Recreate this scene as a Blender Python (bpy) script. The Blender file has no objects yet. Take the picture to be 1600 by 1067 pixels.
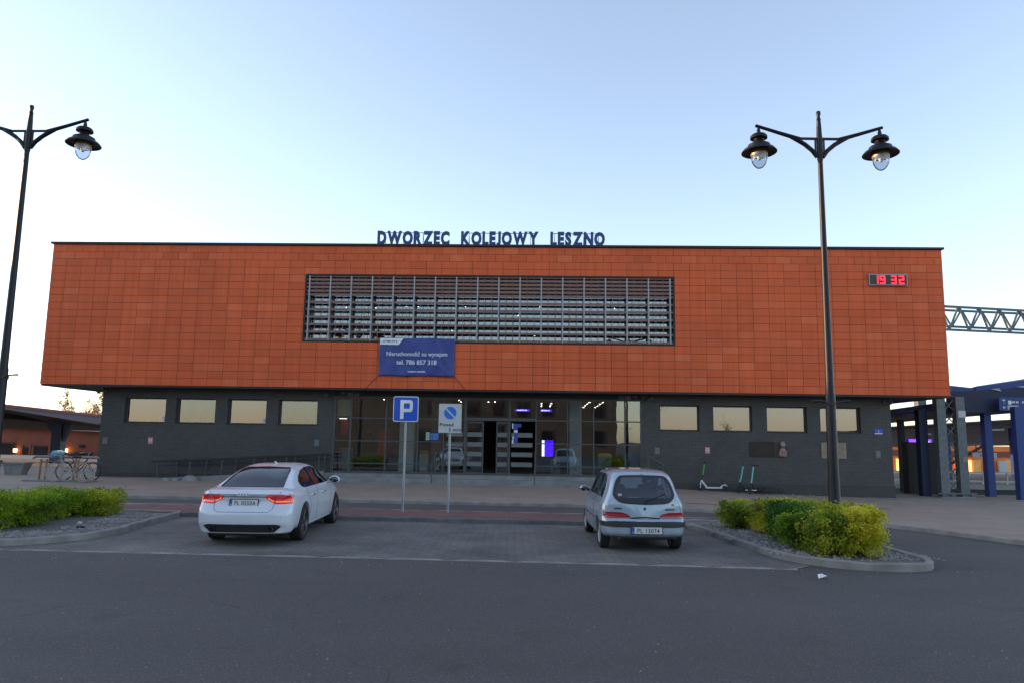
import bpy, bmesh, math, random
from mathutils import Vector, Matrix
from mathutils.bvhtree import BVHTree
from mathutils import noise as mnoise

# ------------------------------------------------------------------ camera, sky, sun, exposure
scene = bpy.context.scene
C = scene.collection
R_ = math.radians
PITCH, ROLL, CAMH, FPX = R_(7.638), R_(-0.907), 1.85, 1140.0
cam_d = bpy.data.cameras.new('camera')
cam_d.sensor_width = 36.0
cam_d.lens = FPX / 1600 * 36
cam_d.clip_end = 3000
cam = bpy.data.objects.new('camera', cam_d)
C.objects.link(cam)
fw = Vector((0, math.cos(PITCH), math.sin(PITCH)))
rt0 = Vector((1, 0, 0))
up0 = rt0.cross(fw)
rt = rt0 * math.cos(ROLL) - up0 * math.sin(ROLL)
up = rt0 * math.sin(ROLL) + up0 * math.cos(ROLL)
m3 = Matrix((rt, up, -fw)).transposed()
cam.matrix_world = Matrix.Translation((0, 0, CAMH)) @ m3.to_4x4()
scene.camera = cam

SUN_AZ, SUN_EL = R_(-80), R_(8.0)       # azimuth from +Y, negative = to the left
world = bpy.data.worlds.new('World')
scene.world = world
world.use_nodes = True
wn = world.node_tree.nodes
wl = world.node_tree.links
sky = wn.new('ShaderNodeTexSky')
sky.sky_type = 'NISHITA'
sky.sun_disc = False
sky.sun_elevation = SUN_EL
sky.sun_rotation = SUN_AZ
sky.air_density = 1.0
sky.dust_density = 0.5
sky.ozone_density = 2.6
hs = wn.new('ShaderNodeHueSaturation')
hs.inputs['Saturation'].default_value = 0.72
wl.new(sky.outputs[0], hs.inputs['Color'])
bgn = wn['Background']
bgn.inputs['Strength'].default_value = 0.15
tint = wn.new('ShaderNodeMix'); tint.data_type = 'RGBA'; tint.blend_type = 'MULTIPLY'; tint.inputs[0].default_value = 1.0
tint.inputs[7].default_value = (1.0, .95, .95, 1)
wl.new(hs.outputs[0], tint.inputs[6]); wl.new(tint.outputs[2], bgn.inputs['Color'])

sd = bpy.data.lights.new('sun', 'SUN')
sd.energy = 2.0
sd.angle = R_(0.6)
sd.color = (1.0, 0.62, 0.34)
sun = bpy.data.objects.new('sun', sd)
C.objects.link(sun)
sdir = Vector((math.sin(SUN_AZ) * math.cos(SUN_EL), math.cos(SUN_AZ) * math.cos(SUN_EL), math.sin(SUN_EL)))
sun.rotation_euler = sdir.to_track_quat('Z', 'Y').to_euler()
scene.view_settings.view_transform = 'Standard'
scene.view_settings.look = 'None'
scene.view_settings.gamma = 1.0
scene.view_settings.exposure = 1.86

# ------------------------------------------------------------------ helpers
def smooth01(t):
    t = max(0.0, min(1.0, t))
    return t * t * (3 - 2 * t)

def gz(x, y):
    """the square falls gently towards the right end of the building"""
    return -0.29 * smooth01((x - 2) / 13.0) * smooth01((y - 13) / 12.0)

def tag(o, label=None, cat=None, group=None, kind=None):
    if label: o['label'] = label
    if cat: o['category'] = cat
    if group: o['group'] = group
    if kind: o['kind'] = kind
    return o

def thing(name, label, cat, loc=(0, 0, 0), rz=0.0, group=None):
    o = bpy.data.objects.new(name, None)
    o.empty_display_size = 0.3
    C.objects.link(o)
    o.location = loc
    o.rotation_euler = (0, 0, rz)
    return tag(o, label, cat, group)

def copy_tree(o, parent=None):
    c = o.copy()
    C.objects.link(c)
    c.parent = parent
    for ch in list(o.children):
        copy_tree(ch, c)
    return c

class MB:
    def __init__(s):
        s.v = []; s.f = []; s.sm = []; s.attr = None
    def add(s, vs, fs, smooth=False):
        b = len(s.v)
        s.v += [tuple(p) for p in vs]
        s.f += [tuple(b + i for i in f) for f in fs]
        s.sm += [smooth] * len(fs)
        return s
    def box(s, x0, x1, y0, y1, z0, z1):
        if x0 > x1: x0, x1 = x1, x0
        if y0 > y1: y0, y1 = y1, y0
        if z0 > z1: z0, z1 = z1, z0
        vs = [(x, y, z) for z in (z0, z1) for y in (y0, y1) for x in (x0, x1)]
        return s.add(vs, [(0, 2, 3, 1), (4, 5, 7, 6), (0, 1, 5, 4), (2, 6, 7, 3), (0, 4, 6, 2), (1, 3, 7, 5)])
    def bbox(s, x0, x1, y0, y1, z0, z1, b=0.01):
        """box with chamfered edges"""
        bm = bmesh.new()
        bmesh.ops.create_cube(bm, size=1)
        for v in bm.verts:
            v.co = Vector((x0 + (v.co.x + .5) * (x1 - x0), y0 + (v.co.y + .5) * (y1 - y0), z0 + (v.co.z + .5) * (z1 - z0)))
        bmesh.ops.bevel(bm, geom=list(bm.edges), offset=b, segments=2, affect='EDGES', profile=0.5)
        s.frombm(bm, False)
        return s
    def frombm(s, bm, smooth=False, M=None):
        bm.verts.ensure_lookup_table(); bm.verts.index_update()
        vs = [(M @ v.co if M else v.co)[:] for v in bm.verts]
        s.add(vs, [[v.index for v in f.verts] for f in bm.faces], smooth)
        bm.free()
        return s
    def frommesh(s, me, M=None, smooth=False):
        s.add([(M @ v.co if M else v.co)[:] for v in me.vertices], [list(p.vertices) for p in me.polygons], smooth)
        return s
    def tube(s, pts, r, n=8, cap=True, smooth=True, square=False):
        """tube along a polyline; r is a number or one per point"""
        pts = [Vector(p) for p in pts]
        rs = r if isinstance(r, (list, tuple)) else [r] * len(pts)
        rings = []
        ref = None
        for i, p in enumerate(pts):
            if i == 0: d = pts[1] - p
            elif i == len(pts) - 1: d = p - pts[i - 1]
            else: d = (pts[i + 1] - p).normalized() + (p - pts[i - 1]).normalized()
            d = d.normalized() if d.length > 1e-9 else Vector((0, 0, 1))
            if ref is None:
                ref = Vector((0, 0, 1)) if abs(d.z) < .9 else Vector((1, 0, 0))
            a = (ref - d * ref.dot(d)).normalized()
            ref = a
            b = d.cross(a)
            off = math.pi / 4 if square else 0
            rings.append([p + (a * math.cos(off + 2 * math.pi * k / n) + b * math.sin(off + 2 * math.pi * k / n)) * rs[i] for k in range(n)])
        vs = [q for ring in rings for q in ring]
        fs = []
        for i in range(len(pts) - 1):
            for k in range(n):
                k2 = (k + 1) % n
                fs.append((i * n + k, i * n + k2, (i + 1) * n + k2, (i + 1) * n + k))
        s.add(vs, fs, smooth)
        if cap:
            s.add(rings[0], [tuple(reversed(range(n)))]); s.add(rings[-1], [tuple(range(n))])
        return s
    def bar(s, p, q, w, h=None):
        h = h or w
        p = Vector(p); q = Vector(q); d = (q - p).normalized()
        ref = Vector((0, 0, 1)) if abs(d.z) < .95 else Vector((0, 1, 0))
        a = d.cross(ref).normalized() * w / 2
        b = a.cross(d).normalized() * h / 2
        vs = [e + sa * a + sb * b for e in (p, q) for sa, sb in ((-1, -1), (1, -1), (1, 1), (-1, 1))]
        return s.add(vs, [(0, 1, 2, 3)[::-1], (4, 5, 6, 7), (0, 1, 5, 4), (1, 2, 6, 5), (2, 3, 7, 6), (3, 0, 4, 7)])
    def lathe(s, prof, n=24, M=None, smooth=True, close=False):
        """prof = [(r, z)...] spun round Z"""
        vs = []
        for r, z in prof:
            for k in range(n):
                a = 2 * math.pi * k / n
                p = Vector((r * math.cos(a), r * math.sin(a), z))
                vs.append(M @ p if M else p)
        fs = []
        m = len(prof)
        for i in range(m if close else m - 1):
            j = (i + 1) % m
            for k in range(n):
                k2 = (k + 1) % n
                fs.append((i * n + k, i * n + k2, j * n + k2, j * n + k))
        return s.add(vs, fs, smooth)
    def prism(s, poly, a0, a1, axis='y'):
        """extrude a 2D polygon. axis y: poly is (x,z); x: poly is (y,z); z: poly is (x,y)"""
        def P(u, v, a):
            return {'y': (u, a, v), 'x': (a, u, v), 'z': (u, v, a)}[axis]
        n = len(poly)
        vs = [P(u, v, a0) for u, v in poly] + [P(u, v, a1) for u, v in poly]
        fs = [tuple(range(n)), tuple(range(n, 2 * n))[::-1]] + [(i, i + n, (i + 1) % n + n, (i + 1) % n) for i in range(n)]
        return s.add(vs, fs)
    def text(s, txt, size, M, bold=0.0, depth=0.01, xs=1.0, align='LEFT', spacing=1.0):
        me = text_mesh(txt, size, bold, depth, xs, align, spacing)
        s.frommesh(me, M)
        bpy.data.meshes.remove(me)
        return s
    def mesh(s, name='mesh', fix=True):
        me = bpy.data.meshes.new(name)
        me.from_pydata(s.v, [], s.f)
        me.polygons.foreach_set('use_smooth', s.sm)
        if fix and len(s.f) < 60000:
            bm = bmesh.new(); bm.from_mesh(me)
            bmesh.ops.recalc_face_normals(bm, faces=bm.faces)
            bm.to_mesh(me); bm.free()
        if any(s.sm):
            me.set_sharp_from_angle(angle=R_(42))
        me.update()
        return me
    def build(s, name, mat, parent=None, label=None, loc=None, rz=None, fix=True):
        o = bpy.data.objects.new(name, s.mesh(name, fix))
        if mat: o.data.materials.append(mat)
        C.objects.link(o)
        if parent: o.parent = parent
        if loc: o.location = loc
        if rz is not None: o.rotation_euler = (0, 0, rz)
        if label: o['label'] = label
        return o

def text_mesh(txt, size, bold=0.0, depth=0.01, xs=1.0, align='LEFT', spacing=1.0):
    cu = bpy.data.curves.new('t', 'FONT')
    cu.body = txt; cu.size = size; cu.extrude = depth / 2; cu.offset = bold * size
    cu.align_x = align; cu.space_character = spacing
    cu.resolution_u = 3
    ob = bpy.data.objects.new('t', cu)
    C.objects.link(ob)
    dg = bpy.context.evaluated_depsgraph_get()
    me = bpy.data.meshes.new_from_object(ob.evaluated_get(dg))
    C.objects.unlink(ob); bpy.data.objects.remove(ob); bpy.data.curves.remove(cu)
    for v in me.vertices: v.co.x *= xs
    return me

FRONT = Matrix.Rotation(R_(90), 4, 'X')         # text standing up, read from -Y
def TM(x, y, z): return Matrix.Translation((x, y, z)) @ FRONT

def word_marks(mb, x0, x1, y, z, h, seed):
    """lettering too small to read in the photograph: a row of short strokes"""
    rnd = random.Random(seed); x = x0
    while x < x1 - h * .3:
        w_ = h * rnd.uniform(.35, .6)
        if rnd.random() > .12: mb.box(x, x + w_ * .8, y - .003, y, z, z + h * rnd.choice((.75, .75, 1)))
        x += w_
    return mb

# ------------------------------------------------------------------ materials
def nodes_of(name):
    m = bpy.data.materials.new(name); m.use_nodes = True
    nt = m.node_tree
    return m, nt, nt.nodes, nt.links, nt.nodes['Principled BSDF']

def mat(name, col, rough=0.6, metal=0.0, var=0.12, scale=6.0, bump=0.0, bscale=60.0, coat=0.0, spec=0.5, emit=None, es=1.0, detail=6.0, coords='Object', stretch=None):
    m, nt, N, L, P = nodes_of(name)
    P.inputs['Metallic'].default_value = metal
    P.inputs['Roughness'].default_value = rough
    P.inputs['Coat Weight'].default_value = coat
    P.inputs['Coat Roughness'].default_value = 0.06
    P.inputs['Specular IOR Level'].default_value = spec
    tc = N.new('ShaderNodeTexCoord')
    src = tc.outputs[coords]
    if stretch:
        mp = N.new('ShaderNodeMapping'); mp.inputs['Scale'].default_value = stretch
        L.new(src, mp.inputs[0]); src = mp.outputs[0]
    if var > 0:
        nz = N.new('ShaderNodeTexNoise'); nz.inputs['Scale'].default_value = scale; nz.inputs['Detail'].default_value = detail
        L.new(src, nz.inputs['Vector'])
        rp = N.new('ShaderNodeMapRange')
        rp.inputs['From Min'].default_value = .3; rp.inputs['From Max'].default_value = .7
        rp.inputs['To Min'].default_value = 1 - var; rp.inputs['To Max'].default_value = 1 + var
        L.new(nz.outputs['Fac'], rp.inputs[0])
        mx = N.new('ShaderNodeVectorMath'); mx.operation = 'SCALE'
        mx.inputs[0].default_value = col[:3]
        L.new(rp.outputs[0], mx.inputs['Scale'])
        L.new(mx.outputs[0], P.inputs['Base Color'])
        r2 = N.new('ShaderNodeMapRange')
        r2.inputs['To Min'].default_value = max(0.02, rough - .08); r2.inputs['To Max'].default_value = min(1, rough + .08)
        L.new(nz.outputs['Fac'], r2.inputs[0]); L.new(r2.outputs[0], P.inputs['Roughness'])
    else:
        P.inputs['Base Color'].default_value = (*col[:3], 1)
    if bump > 0:
        n2 = N.new('ShaderNodeTexNoise'); n2.inputs['Scale'].default_value = bscale; n2.inputs['Detail'].default_value = 4
        L.new(src, n2.inputs['Vector'])
        bp = N.new('ShaderNodeBump'); bp.inputs['Strength'].default_value = bump; bp.inputs['Distance'].default_value = .01
        L.new(n2.outputs['Fac'], bp.inputs['Height']); L.new(bp.outputs[0], P.inputs['Normal'])
    if emit:
        P.inputs['Emission Color'].default_value = (*emit, 1); P.inputs['Emission Strength'].default_value = es
    return m

def glass(name, tint=(.8, .85, .85), refl=0.15, rough=0.0, gcol=(.95, .97, 1)):
    """thin architectural glass: clear with mirror reflection that grows at grazing angles"""
    m, nt, N, L, P = nodes_of(name)
    N.remove(P)
    out = N['Material Output']
    tr = N.new('ShaderNodeBsdfTransparent'); tr.inputs[0].default_value = (*tint, 1)
    gl = N.new('ShaderNodeBsdfGlossy'); gl.inputs['Roughness'].default_value = rough; gl.inputs[0].default_value = (*gcol, 1)
    fr = N.new('ShaderNodeLayerWeight'); fr.inputs['Blend'].default_value = .12
    mr = N.new('ShaderNodeMapRange'); mr.inputs['To Min'].default_value = refl; mr.inputs['To Max'].default_value = 1.0
    L.new(fr.outputs['Fresnel'], mr.inputs[0])
    tc = N.new('ShaderNodeTexCoord'); nz = N.new('ShaderNodeTexNoise'); nz.inputs['Scale'].default_value = .9
    L.new(tc.outputs['Object'], nz.inputs['Vector'])
    bp = N.new('ShaderNodeBump'); bp.inputs['Strength'].default_value = .05; bp.inputs['Distance'].default_value = .03
    L.new(nz.outputs['Fac'], bp.inputs['Height']); L.new(bp.outputs[0], gl.inputs['Normal'])
    mx = N.new('ShaderNodeMixShader')
    L.new(mr.outputs[0], mx.inputs[0]); L.new(tr.outputs[0], mx.inputs[1]); L.new(gl.outputs[0], mx.inputs[2])
    L.new(mx.outputs[0], out.inputs[0])
    return m

def brick_mat(name, c1, c2, mortar, bw, bh, ms=.012, offset=.5, rough=.6, axes='xz', bump=.4, noise_v=.12, rot=False, spec=.5):
    m, nt, N, L, P = nodes_of(name)
    tc = N.new('ShaderNodeTexCoord'); sp = N.new('ShaderNodeSeparateXYZ'); cb = N.new('ShaderNodeCombineXYZ')
    L.new(tc.outputs['Object'], sp.inputs[0])
    if axes == 'xz':
        ad = N.new('ShaderNodeMath'); ad.operation = 'ADD'
        L.new(sp.outputs[0], ad.inputs[0]); L.new(sp.outputs[1], ad.inputs[1])
        L.new(ad.outputs[0], cb.inputs[0]); L.new(sp.outputs[2], cb.inputs[1])
    else:
        L.new(sp.outputs[0], cb.inputs[0]); L.new(sp.outputs[1], cb.inputs[1])
    vec = cb.outputs[0]
    if rot:
        mp = N.new('ShaderNodeMapping'); mp.inputs['Rotation'].default_value = (0, 0, R_(rot)); L.new(vec, mp.inputs[0]); vec = mp.outputs[0]
    br = N.new('ShaderNodeTexBrick')
    br.offset = offset
    br.inputs['Color1'].default_value = (*c1, 1); br.inputs['Color2'].default_value = (*c2, 1); br.inputs['Mortar'].default_value = (*mortar, 1)
    br.inputs['Scale'].default_value = 1; br.inputs['Brick Width'].default_value = bw; br.inputs['Row Height'].default_value = bh
    br.inputs['Mortar Size'].default_value = ms; br.inputs['Mortar Smooth'].default_value = .2
    L.new(vec, br.inputs['Vector'])
    nz = N.new('ShaderNodeTexNoise'); nz.inputs['Scale'].default_value = .7; nz.inputs['Detail'].default_value = 8; nz.inputs['Roughness'].default_value = .65
    L.new(tc.outputs['Object'], nz.inputs['Vector'])
    rp = N.new('ShaderNodeMapRange'); rp.inputs['From Min'].default_value = .3; rp.inputs['From Max'].default_value = .7
    rp.inputs['To Min'].default_value = 1 - noise_v; rp.inputs['To Max'].default_value = 1 + noise_v
    L.new(nz.outputs['Fac'], rp.inputs[0])
    vm = N.new('ShaderNodeVectorMath'); vm.operation = 'SCALE'
    L.new(br.outputs['Color'], vm.inputs[0]); L.new(rp.outputs[0], vm.inputs['Scale'])
    L.new(vm.outputs[0], P.inputs['Base Color'])
    P.inputs['Roughness'].default_value = rough
    P.inputs['Specular IOR Level'].default_value = spec
    bp = N.new('ShaderNodeBump'); bp.inputs['Strength'].default_value = bump; bp.inputs['Distance'].default_value = .006; bp.invert = True
    L.new(br.outputs['Fac'], bp.inputs['Height']); L.new(bp.outputs[0], P.inputs['Normal'])
    return m

def attr_mat(name, stops, attr='rnd', rough=.55, bump=0, transl=0.0, big=0.0, spec=.3):
    """colour from a per-face random number through a ramp"""
    m, nt, N, L, P = nodes_of(name)
    at = N.new('ShaderNodeAttribute'); at.attribute_name = attr
    cr = N.new('ShaderNodeValToRGB')
    e = cr.color_ramp.elements
    while len(e) > 1: e.remove(e[0])
    e[0].position = stops[0][0]; e[0].color = (*stops[0][1], 1)
    for p, c in stops[1:]:
        q = e.new(p); q.color = (*c, 1)
    L.new(at.outputs['Fac'], cr.inputs[0])
    src = cr.outputs[0]
    if big:
        tc = N.new('ShaderNodeTexCoord'); nz = N.new('ShaderNodeTexNoise'); nz.inputs['Scale'].default_value = .35; nz.inputs['Detail'].default_value = 6
        L.new(tc.outputs['Object'], nz.inputs['Vector'])
        rp = N.new('ShaderNodeMapRange'); rp.inputs['From Min'].default_value = .3; rp.inputs['From Max'].default_value = .7
        rp.inputs['To Min'].default_value = 1 - big; rp.inputs['To Max'].default_value = 1 + big
        L.new(nz.outputs['Fac'], rp.inputs[0])
        vm = N.new('ShaderNodeVectorMath'); vm.operation = 'SCALE'
        L.new(src, vm.inputs[0]); L.new(rp.outputs[0], vm.inputs['Scale']); src = vm.outputs[0]
        mp = N.new('ShaderNodeMapping'); mp.inputs['Scale'].default_value = (5, 5, .22); L.new(tc.outputs['Object'], mp.inputs[0])
        n5 = N.new('ShaderNodeTexNoise'); n5.inputs['Scale'].default_value = 1; n5.inputs['Detail'].default_value = 5; L.new(mp.outputs[0], n5.inputs['Vector'])
        r5 = N.new('ShaderNodeMapRange'); r5.inputs['From Min'].default_value = .35; r5.inputs['From Max'].default_value = .7; r5.inputs['To Min'].default_value = 1.05; r5.inputs['To Max'].default_value = .90
        L.new(n5.outputs['Fac'], r5.inputs[0]); v5 = N.new('ShaderNodeVectorMath'); v5.operation = 'SCALE'
        L.new(src, v5.inputs[0]); L.new(r5.outputs[0], v5.inputs['Scale']); src = v5.outputs[0]
    L.new(src, P.inputs['Base Color'])
    P.inputs['Roughness'].default_value = rough
    P.inputs['Specular IOR Level'].default_value = spec
    if transl:
        tl = N.new('ShaderNodeBsdfTranslucent'); L.new(src, tl.inputs[0])
        mx = N.new('ShaderNodeMixShader'); mx.inputs[0].default_value = transl
        L.new(P.outputs[0], mx.inputs[1]); L.new(tl.outputs[0], mx.inputs[2]); L.new(mx.outputs[0], N['Material Output'].inputs[0])
    return m

def set_face_attr(o, vals, name='rnd'):
    a = o.data.attributes.new(name, 'FLOAT', 'FACE')
    a.data.foreach_set('value', vals)

def emit_mat(name, col, s):
    m, nt, N, L, P = nodes_of(name)
    P.inputs['Base Color'].default_value = (*[c * .5 for c in col], 1)
    P.inputs['Emission Color'].default_value = (*col, 1); P.inputs['Emission Strength'].default_value = s
    return m

def asphalt_mat(name, base, dark=.85, rough=.8):
    m, nt, N, L, P = nodes_of(name)
    tc = N.new('ShaderNodeTexCoord')
    n1 = N.new('ShaderNodeTexNoise'); n1.inputs['Scale'].default_value = .22; n1.inputs['Detail'].default_value = 7; n1.inputs['Roughness'].default_value = .6
    mp = N.new('ShaderNodeMapping'); mp.inputs['Scale'].default_value = (.45, 1.5, 1)
    L.new(tc.outputs['Object'], mp.inputs[0]); L.new(mp.outputs[0], n1.inputs['Vector'])
    n2 = N.new('ShaderNodeTexNoise'); n2.inputs['Scale'].default_value = 45; n2.inputs['Detail'].default_value = 4; n2.inputs['Roughness'].default_value = .8
    L.new(tc.outputs['Object'], n2.inputs['Vector'])
    vo = N.new('ShaderNodeTexVoronoi'); vo.inputs['Scale'].default_value = 90
    L.new(tc.outputs['Object'], vo.inputs['Vector'])
    a = N.new('ShaderNodeMapRange'); a.inputs['From Min'].default_value = .3; a.inputs['From Max'].default_value = .7
    a.inputs['To Min'].default_value = dark; a.inputs['To Max'].default_value = 2 - dark
    L.new(n1.outputs['Fac'], a.inputs[0])
    b = N.new('ShaderNodeMapRange'); b.inputs['From Min'].default_value = .25; b.inputs['From Max'].default_value = .75
    b.inputs['To Min'].default_value = .55; b.inputs['To Max'].default_value = 1.45
    L.new(n2.outputs['Fac'], b.inputs[0])
    mu = N.new('ShaderNodeMath'); mu.operation = 'MULTIPLY'; L.new(a.outputs[0], mu.inputs[0]); L.new(b.outputs[0], mu.inputs[1])
    # pale stone chips, dull stains and fine cracks
    chip = N.new('ShaderNodeMath'); chip.operation = 'GREATER_THAN'; chip.inputs[1].default_value = .93
    sx_ = N.new('ShaderNodeSeparateColor'); L.new(vo.outputs['Color'], sx_.inputs[0]); L.new(sx_.outputs[0], chip.inputs[0])
    n3 = N.new('ShaderNodeTexNoise'); n3.inputs['Scale'].default_value = 1.1; n3.inputs['Detail'].default_value = 5; n3.inputs['Distortion'].default_value = .6
    L.new(tc.outputs['Object'], n3.inputs['Vector'])
    stn = N.new('ShaderNodeMapRange'); stn.inputs['From Min'].default_value = .60; stn.inputs['From Max'].default_value = .72; stn.inputs['To Min'].default_value = 1; stn.inputs['To Max'].default_value = .80
    L.new(n3.outputs['Fac'], stn.inputs[0])
    vc = N.new('ShaderNodeTexVoronoi'); vc.feature = 'DISTANCE_TO_EDGE'; vc.inputs['Scale'].default_value = .16
    wv = N.new('ShaderNodeVectorMath'); wv.operation = 'MULTIPLY_ADD'; wv.inputs[1].default_value = (.9, .9, .9); L.new(n3.outputs['Color'], wv.inputs[0]); L.new(tc.outputs['Object'], wv.inputs[2]); L.new(wv.outputs[0], vc.inputs['Vector'])
    ck_ = N.new('ShaderNodeMapRange'); ck_.inputs['From Min'].default_value = .0; ck_.inputs['From Max'].default_value = .0022; ck_.inputs['To Min'].default_value = .62; ck_.inputs['To Max'].default_value = 1
    L.new(vc.outputs['Distance'], ck_.inputs[0])
    m2 = N.new('ShaderNodeMath'); m2.operation = 'MULTIPLY'; L.new(mu.outputs[0], m2.inputs[0]); L.new(stn.outputs[0], m2.inputs[1])
    m3_ = N.new('ShaderNodeMath'); m3_.operation = 'MULTIPLY'; L.new(m2.outputs[0], m3_.inputs[0]); L.new(ck_.outputs[0], m3_.inputs[1])
    m4 = N.new('ShaderNodeMath'); m4.operation = 'MULTIPLY_ADD'; L.new(chip.outputs[0], m4.inputs[0]); m4.inputs[1].default_value = .7; L.new(m3_.outputs[0], m4.inputs[2])
    vm = N.new('ShaderNodeVectorMath'); vm.operation = 'SCALE'; vm.inputs[0].default_value = base
    L.new(m4.outputs[0], vm.inputs['Scale'])
    L.new(vm.outputs[0], P.inputs['Base Color'])
    P.inputs['Roughness'].default_value = rough
    P.inputs['Specular IOR Level'].default_value = .35
    bp = N.new('ShaderNodeBump'); bp.inputs['Strength'].default_value = .35; bp.inputs['Distance'].default_value = .006
    L.new(vo.outputs['Distance'], bp.inputs['Height']); L.new(bp.outputs[0], P.inputs['Normal'])
    return m

random.seed(7)
M = {}
M['asphalt'] = asphalt_mat('asphalt', (.079, .071, .0655), .84)
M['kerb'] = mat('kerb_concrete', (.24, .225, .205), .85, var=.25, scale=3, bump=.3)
M['kerb_dark'] = mat('kerb_dark_concrete', (.13, .13, .13), .9, var=.3, scale=3, bump=.3)  # darker grey concrete for the near footpath kerb
M['concrete'] = mat('concrete', (.2, .205, .2), .85, var=.22, scale=2.2, bump=.3)
M['bay'] = brick_mat('bay_paving', (.128, .118, .106), (.162, .150, .134), (.072, .067, .060), .2, .1, .008, rough=.85, axes='xy', rot=45, noise_v=.4)
M['red_pavers'] = brick_mat('red_pavers', (.19, .082, .07), (.15, .07, .062), (.09, .06, .055), .2, .1, .008, rough=.85, axes='xy', noise_v=.25)
M['plaza'] = brick_mat('plaza_pavers', (.33, .245, .185), (.275, .213, .167), (.14, .12, .10), .2, .1, .008, rough=.85, axes='xy', noise_v=.16)
M['gravel'] = mat('gravel', (.13, .12, .105), .95, var=.6, scale=28, bump=1.0, bscale=40)
M['brick'] = brick_mat('dark_brick', (.034, .033, .033), (.050, .048, .047), (.074, .070, .066), .25, .075, .011, rough=.5, bump=.6, noise_v=.2)
M['brick_plinth'] = brick_mat('dark_brick_soldier', (.027, .026, .027), (.036, .034, .034), (.048, .046, .045), .075, .29, .011, offset=0, rough=.5, bump=.6)
M['tile'] = attr_mat('terracotta_cladding', [(0, (.61, .106, .032)), (.25, (.655, .117, .037)), (.75, (.68, .124, .041)), (1, (.72, .150, .056))], rough=.6, big=.10, spec=.25)
M['tile_joint'] = mat('cladding_joint', (.12, .035, .022), .9)
M['coping'] = mat('coping_metal', (.03, .032, .036), .45, .6)
M['soffit'] = mat('soffit_panel', (.03, .028, .028), .7)
M['dark_metal'] = mat('dark_metal', (.02, .022, .025), .45, .4)
M['alu'] = mat('aluminium', (.30, .31, .32), .45, .7)
M['alu_dull'] = mat('aluminium_dull', (.16, .165, .165), .5, .4)
M['frame_grey'] = mat('frame_grey', (.075, .08, .082), .5, .3)
M['slat'] = mat('terracotta_slat', (.24, .13, .105), .7, var=.2, scale=8)
M['slat_back'] = mat('dark_red_back_panel', (.17, .06, .05), .7)
M['glass_hall'] = glass('hall_glass', (.82, .86, .85), .135)
M['glass_window'] = glass('coated_window_glass', (.4, .4, .4), .22, gcol=(.84, .77, .80))
M['glass_upper'] = glass('upper_glass', (.5, .52, .52), .235)
M['lamp_black'] = mat('lamp_iron', (.014, .013, .015), .42, .5, var=.3, bump=.1)
M['lamp_brown'] = mat('lamp_copper_brown', (.05, .034, .03), .45, .6)
M['white'] = mat('white_paint', (.75, .75, .75), .5)
M['black'] = mat('black_rubber', (.012, .012, .013), .7)
M['blue_sign'] = mat('sign_blue', (.018, .09, .52), .35, var=.04)
M['grey_post'] = mat('galvanised_post', (.33, .34, .36), .45, .6)
M['navy'] = mat('letter_blue', (.022, .045, .17), .5)
M['banner'] = mat('banner_blue', (.035, .055, .24), .45, var=.15, scale=2)
M['blue_steel'] = mat('blue_steel', (.020, .048, .19), .5, .2)
M['blue_dark'] = mat('blue_dark_steel', (.013, .021, .056), .6, .1)
M['steel_green'] = mat('grey_green_steel', (.13, .15, .155), .6, .3, var=.2)
# ------------------------------------------------------------------ ground
def sheet(name, poly, dz, m, res=0.6, kind='structure', thick=0.0):
    """flat polygon following the fall of the square; thick > 0 gives it a real edge"""
    bm = bmesh.new()
    vs = [bm.verts.new((x, y, 0)) for x, y in poly]
    bm.faces.new(vs)
    xs = [p[0] for p in poly]; ys = [p[1] for p in poly]
    for k in range(int((max(xs) - min(xs)) / res) + 1):
        bmesh.ops.bisect_plane(bm, geom=bm.faces[:] + bm.edges[:] + bm.verts[:], plane_co=(min(xs) + k * res, 0, 0), plane_no=(1, 0, 0))
    for k in range(int((max(ys) - min(ys)) / res) + 1):
        bmesh.ops.bisect_plane(bm, geom=bm.faces[:] + bm.edges[:] + bm.verts[:], plane_co=(0, min(ys) + k * res, 0), plane_no=(0, 1, 0))
    for f in bm.faces:
        if f.normal.z < 0: f.normal_flip()
    bm.normal_update()
    if thick:
        edges = [e for e in bm.edges if len(e.link_faces) == 1]
        r = bmesh.ops.extrude_edge_only(bm, edges=edges)
        low = set(g for g in r['geom'] if isinstance(g, bmesh.types.BMVert))
        for v in low: v.co.z = -thick
        bmesh.ops.recalc_face_normals(bm, faces=bm.faces)
    for v in bm.verts: v.co.z += dz + gz(v.co.x, v.co.y)
    me = bpy.data.meshes.new(name); bm.to_mesh(me); bm.free()
    if sum(p.normal.z for p in me.polygons) < 0: me.flip_normals()
    o = bpy.data.objects.new(name, me); me.materials.append(m); C.objects.link(o)
    if kind: o['kind'] = kind
    return o

# the big asphalt sheet
xs = [-900, -300, -100, -45, -30] + [-20 + i for i in range(0, 51)] + [40, 60, 100, 300, 900]
ys = [-900, -300, -100, -40, -10, 0, 5] + [8 + i for i in range(0, 34)] + [50, 70, 100, 300, 900]
mb = MB()
mb.add([(x, y, gz(x, y)) for y in ys for x in xs], [(j * len(xs) + i, j * len(xs) + i + 1, (j + 1) * len(xs) + i + 1, (j + 1) * len(xs) + i) for j in range(len(ys) - 1) for i in range(len(xs) - 1)], True)
g = mb.build('ground', M['asphalt']); tag(g, kind='structure')

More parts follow.
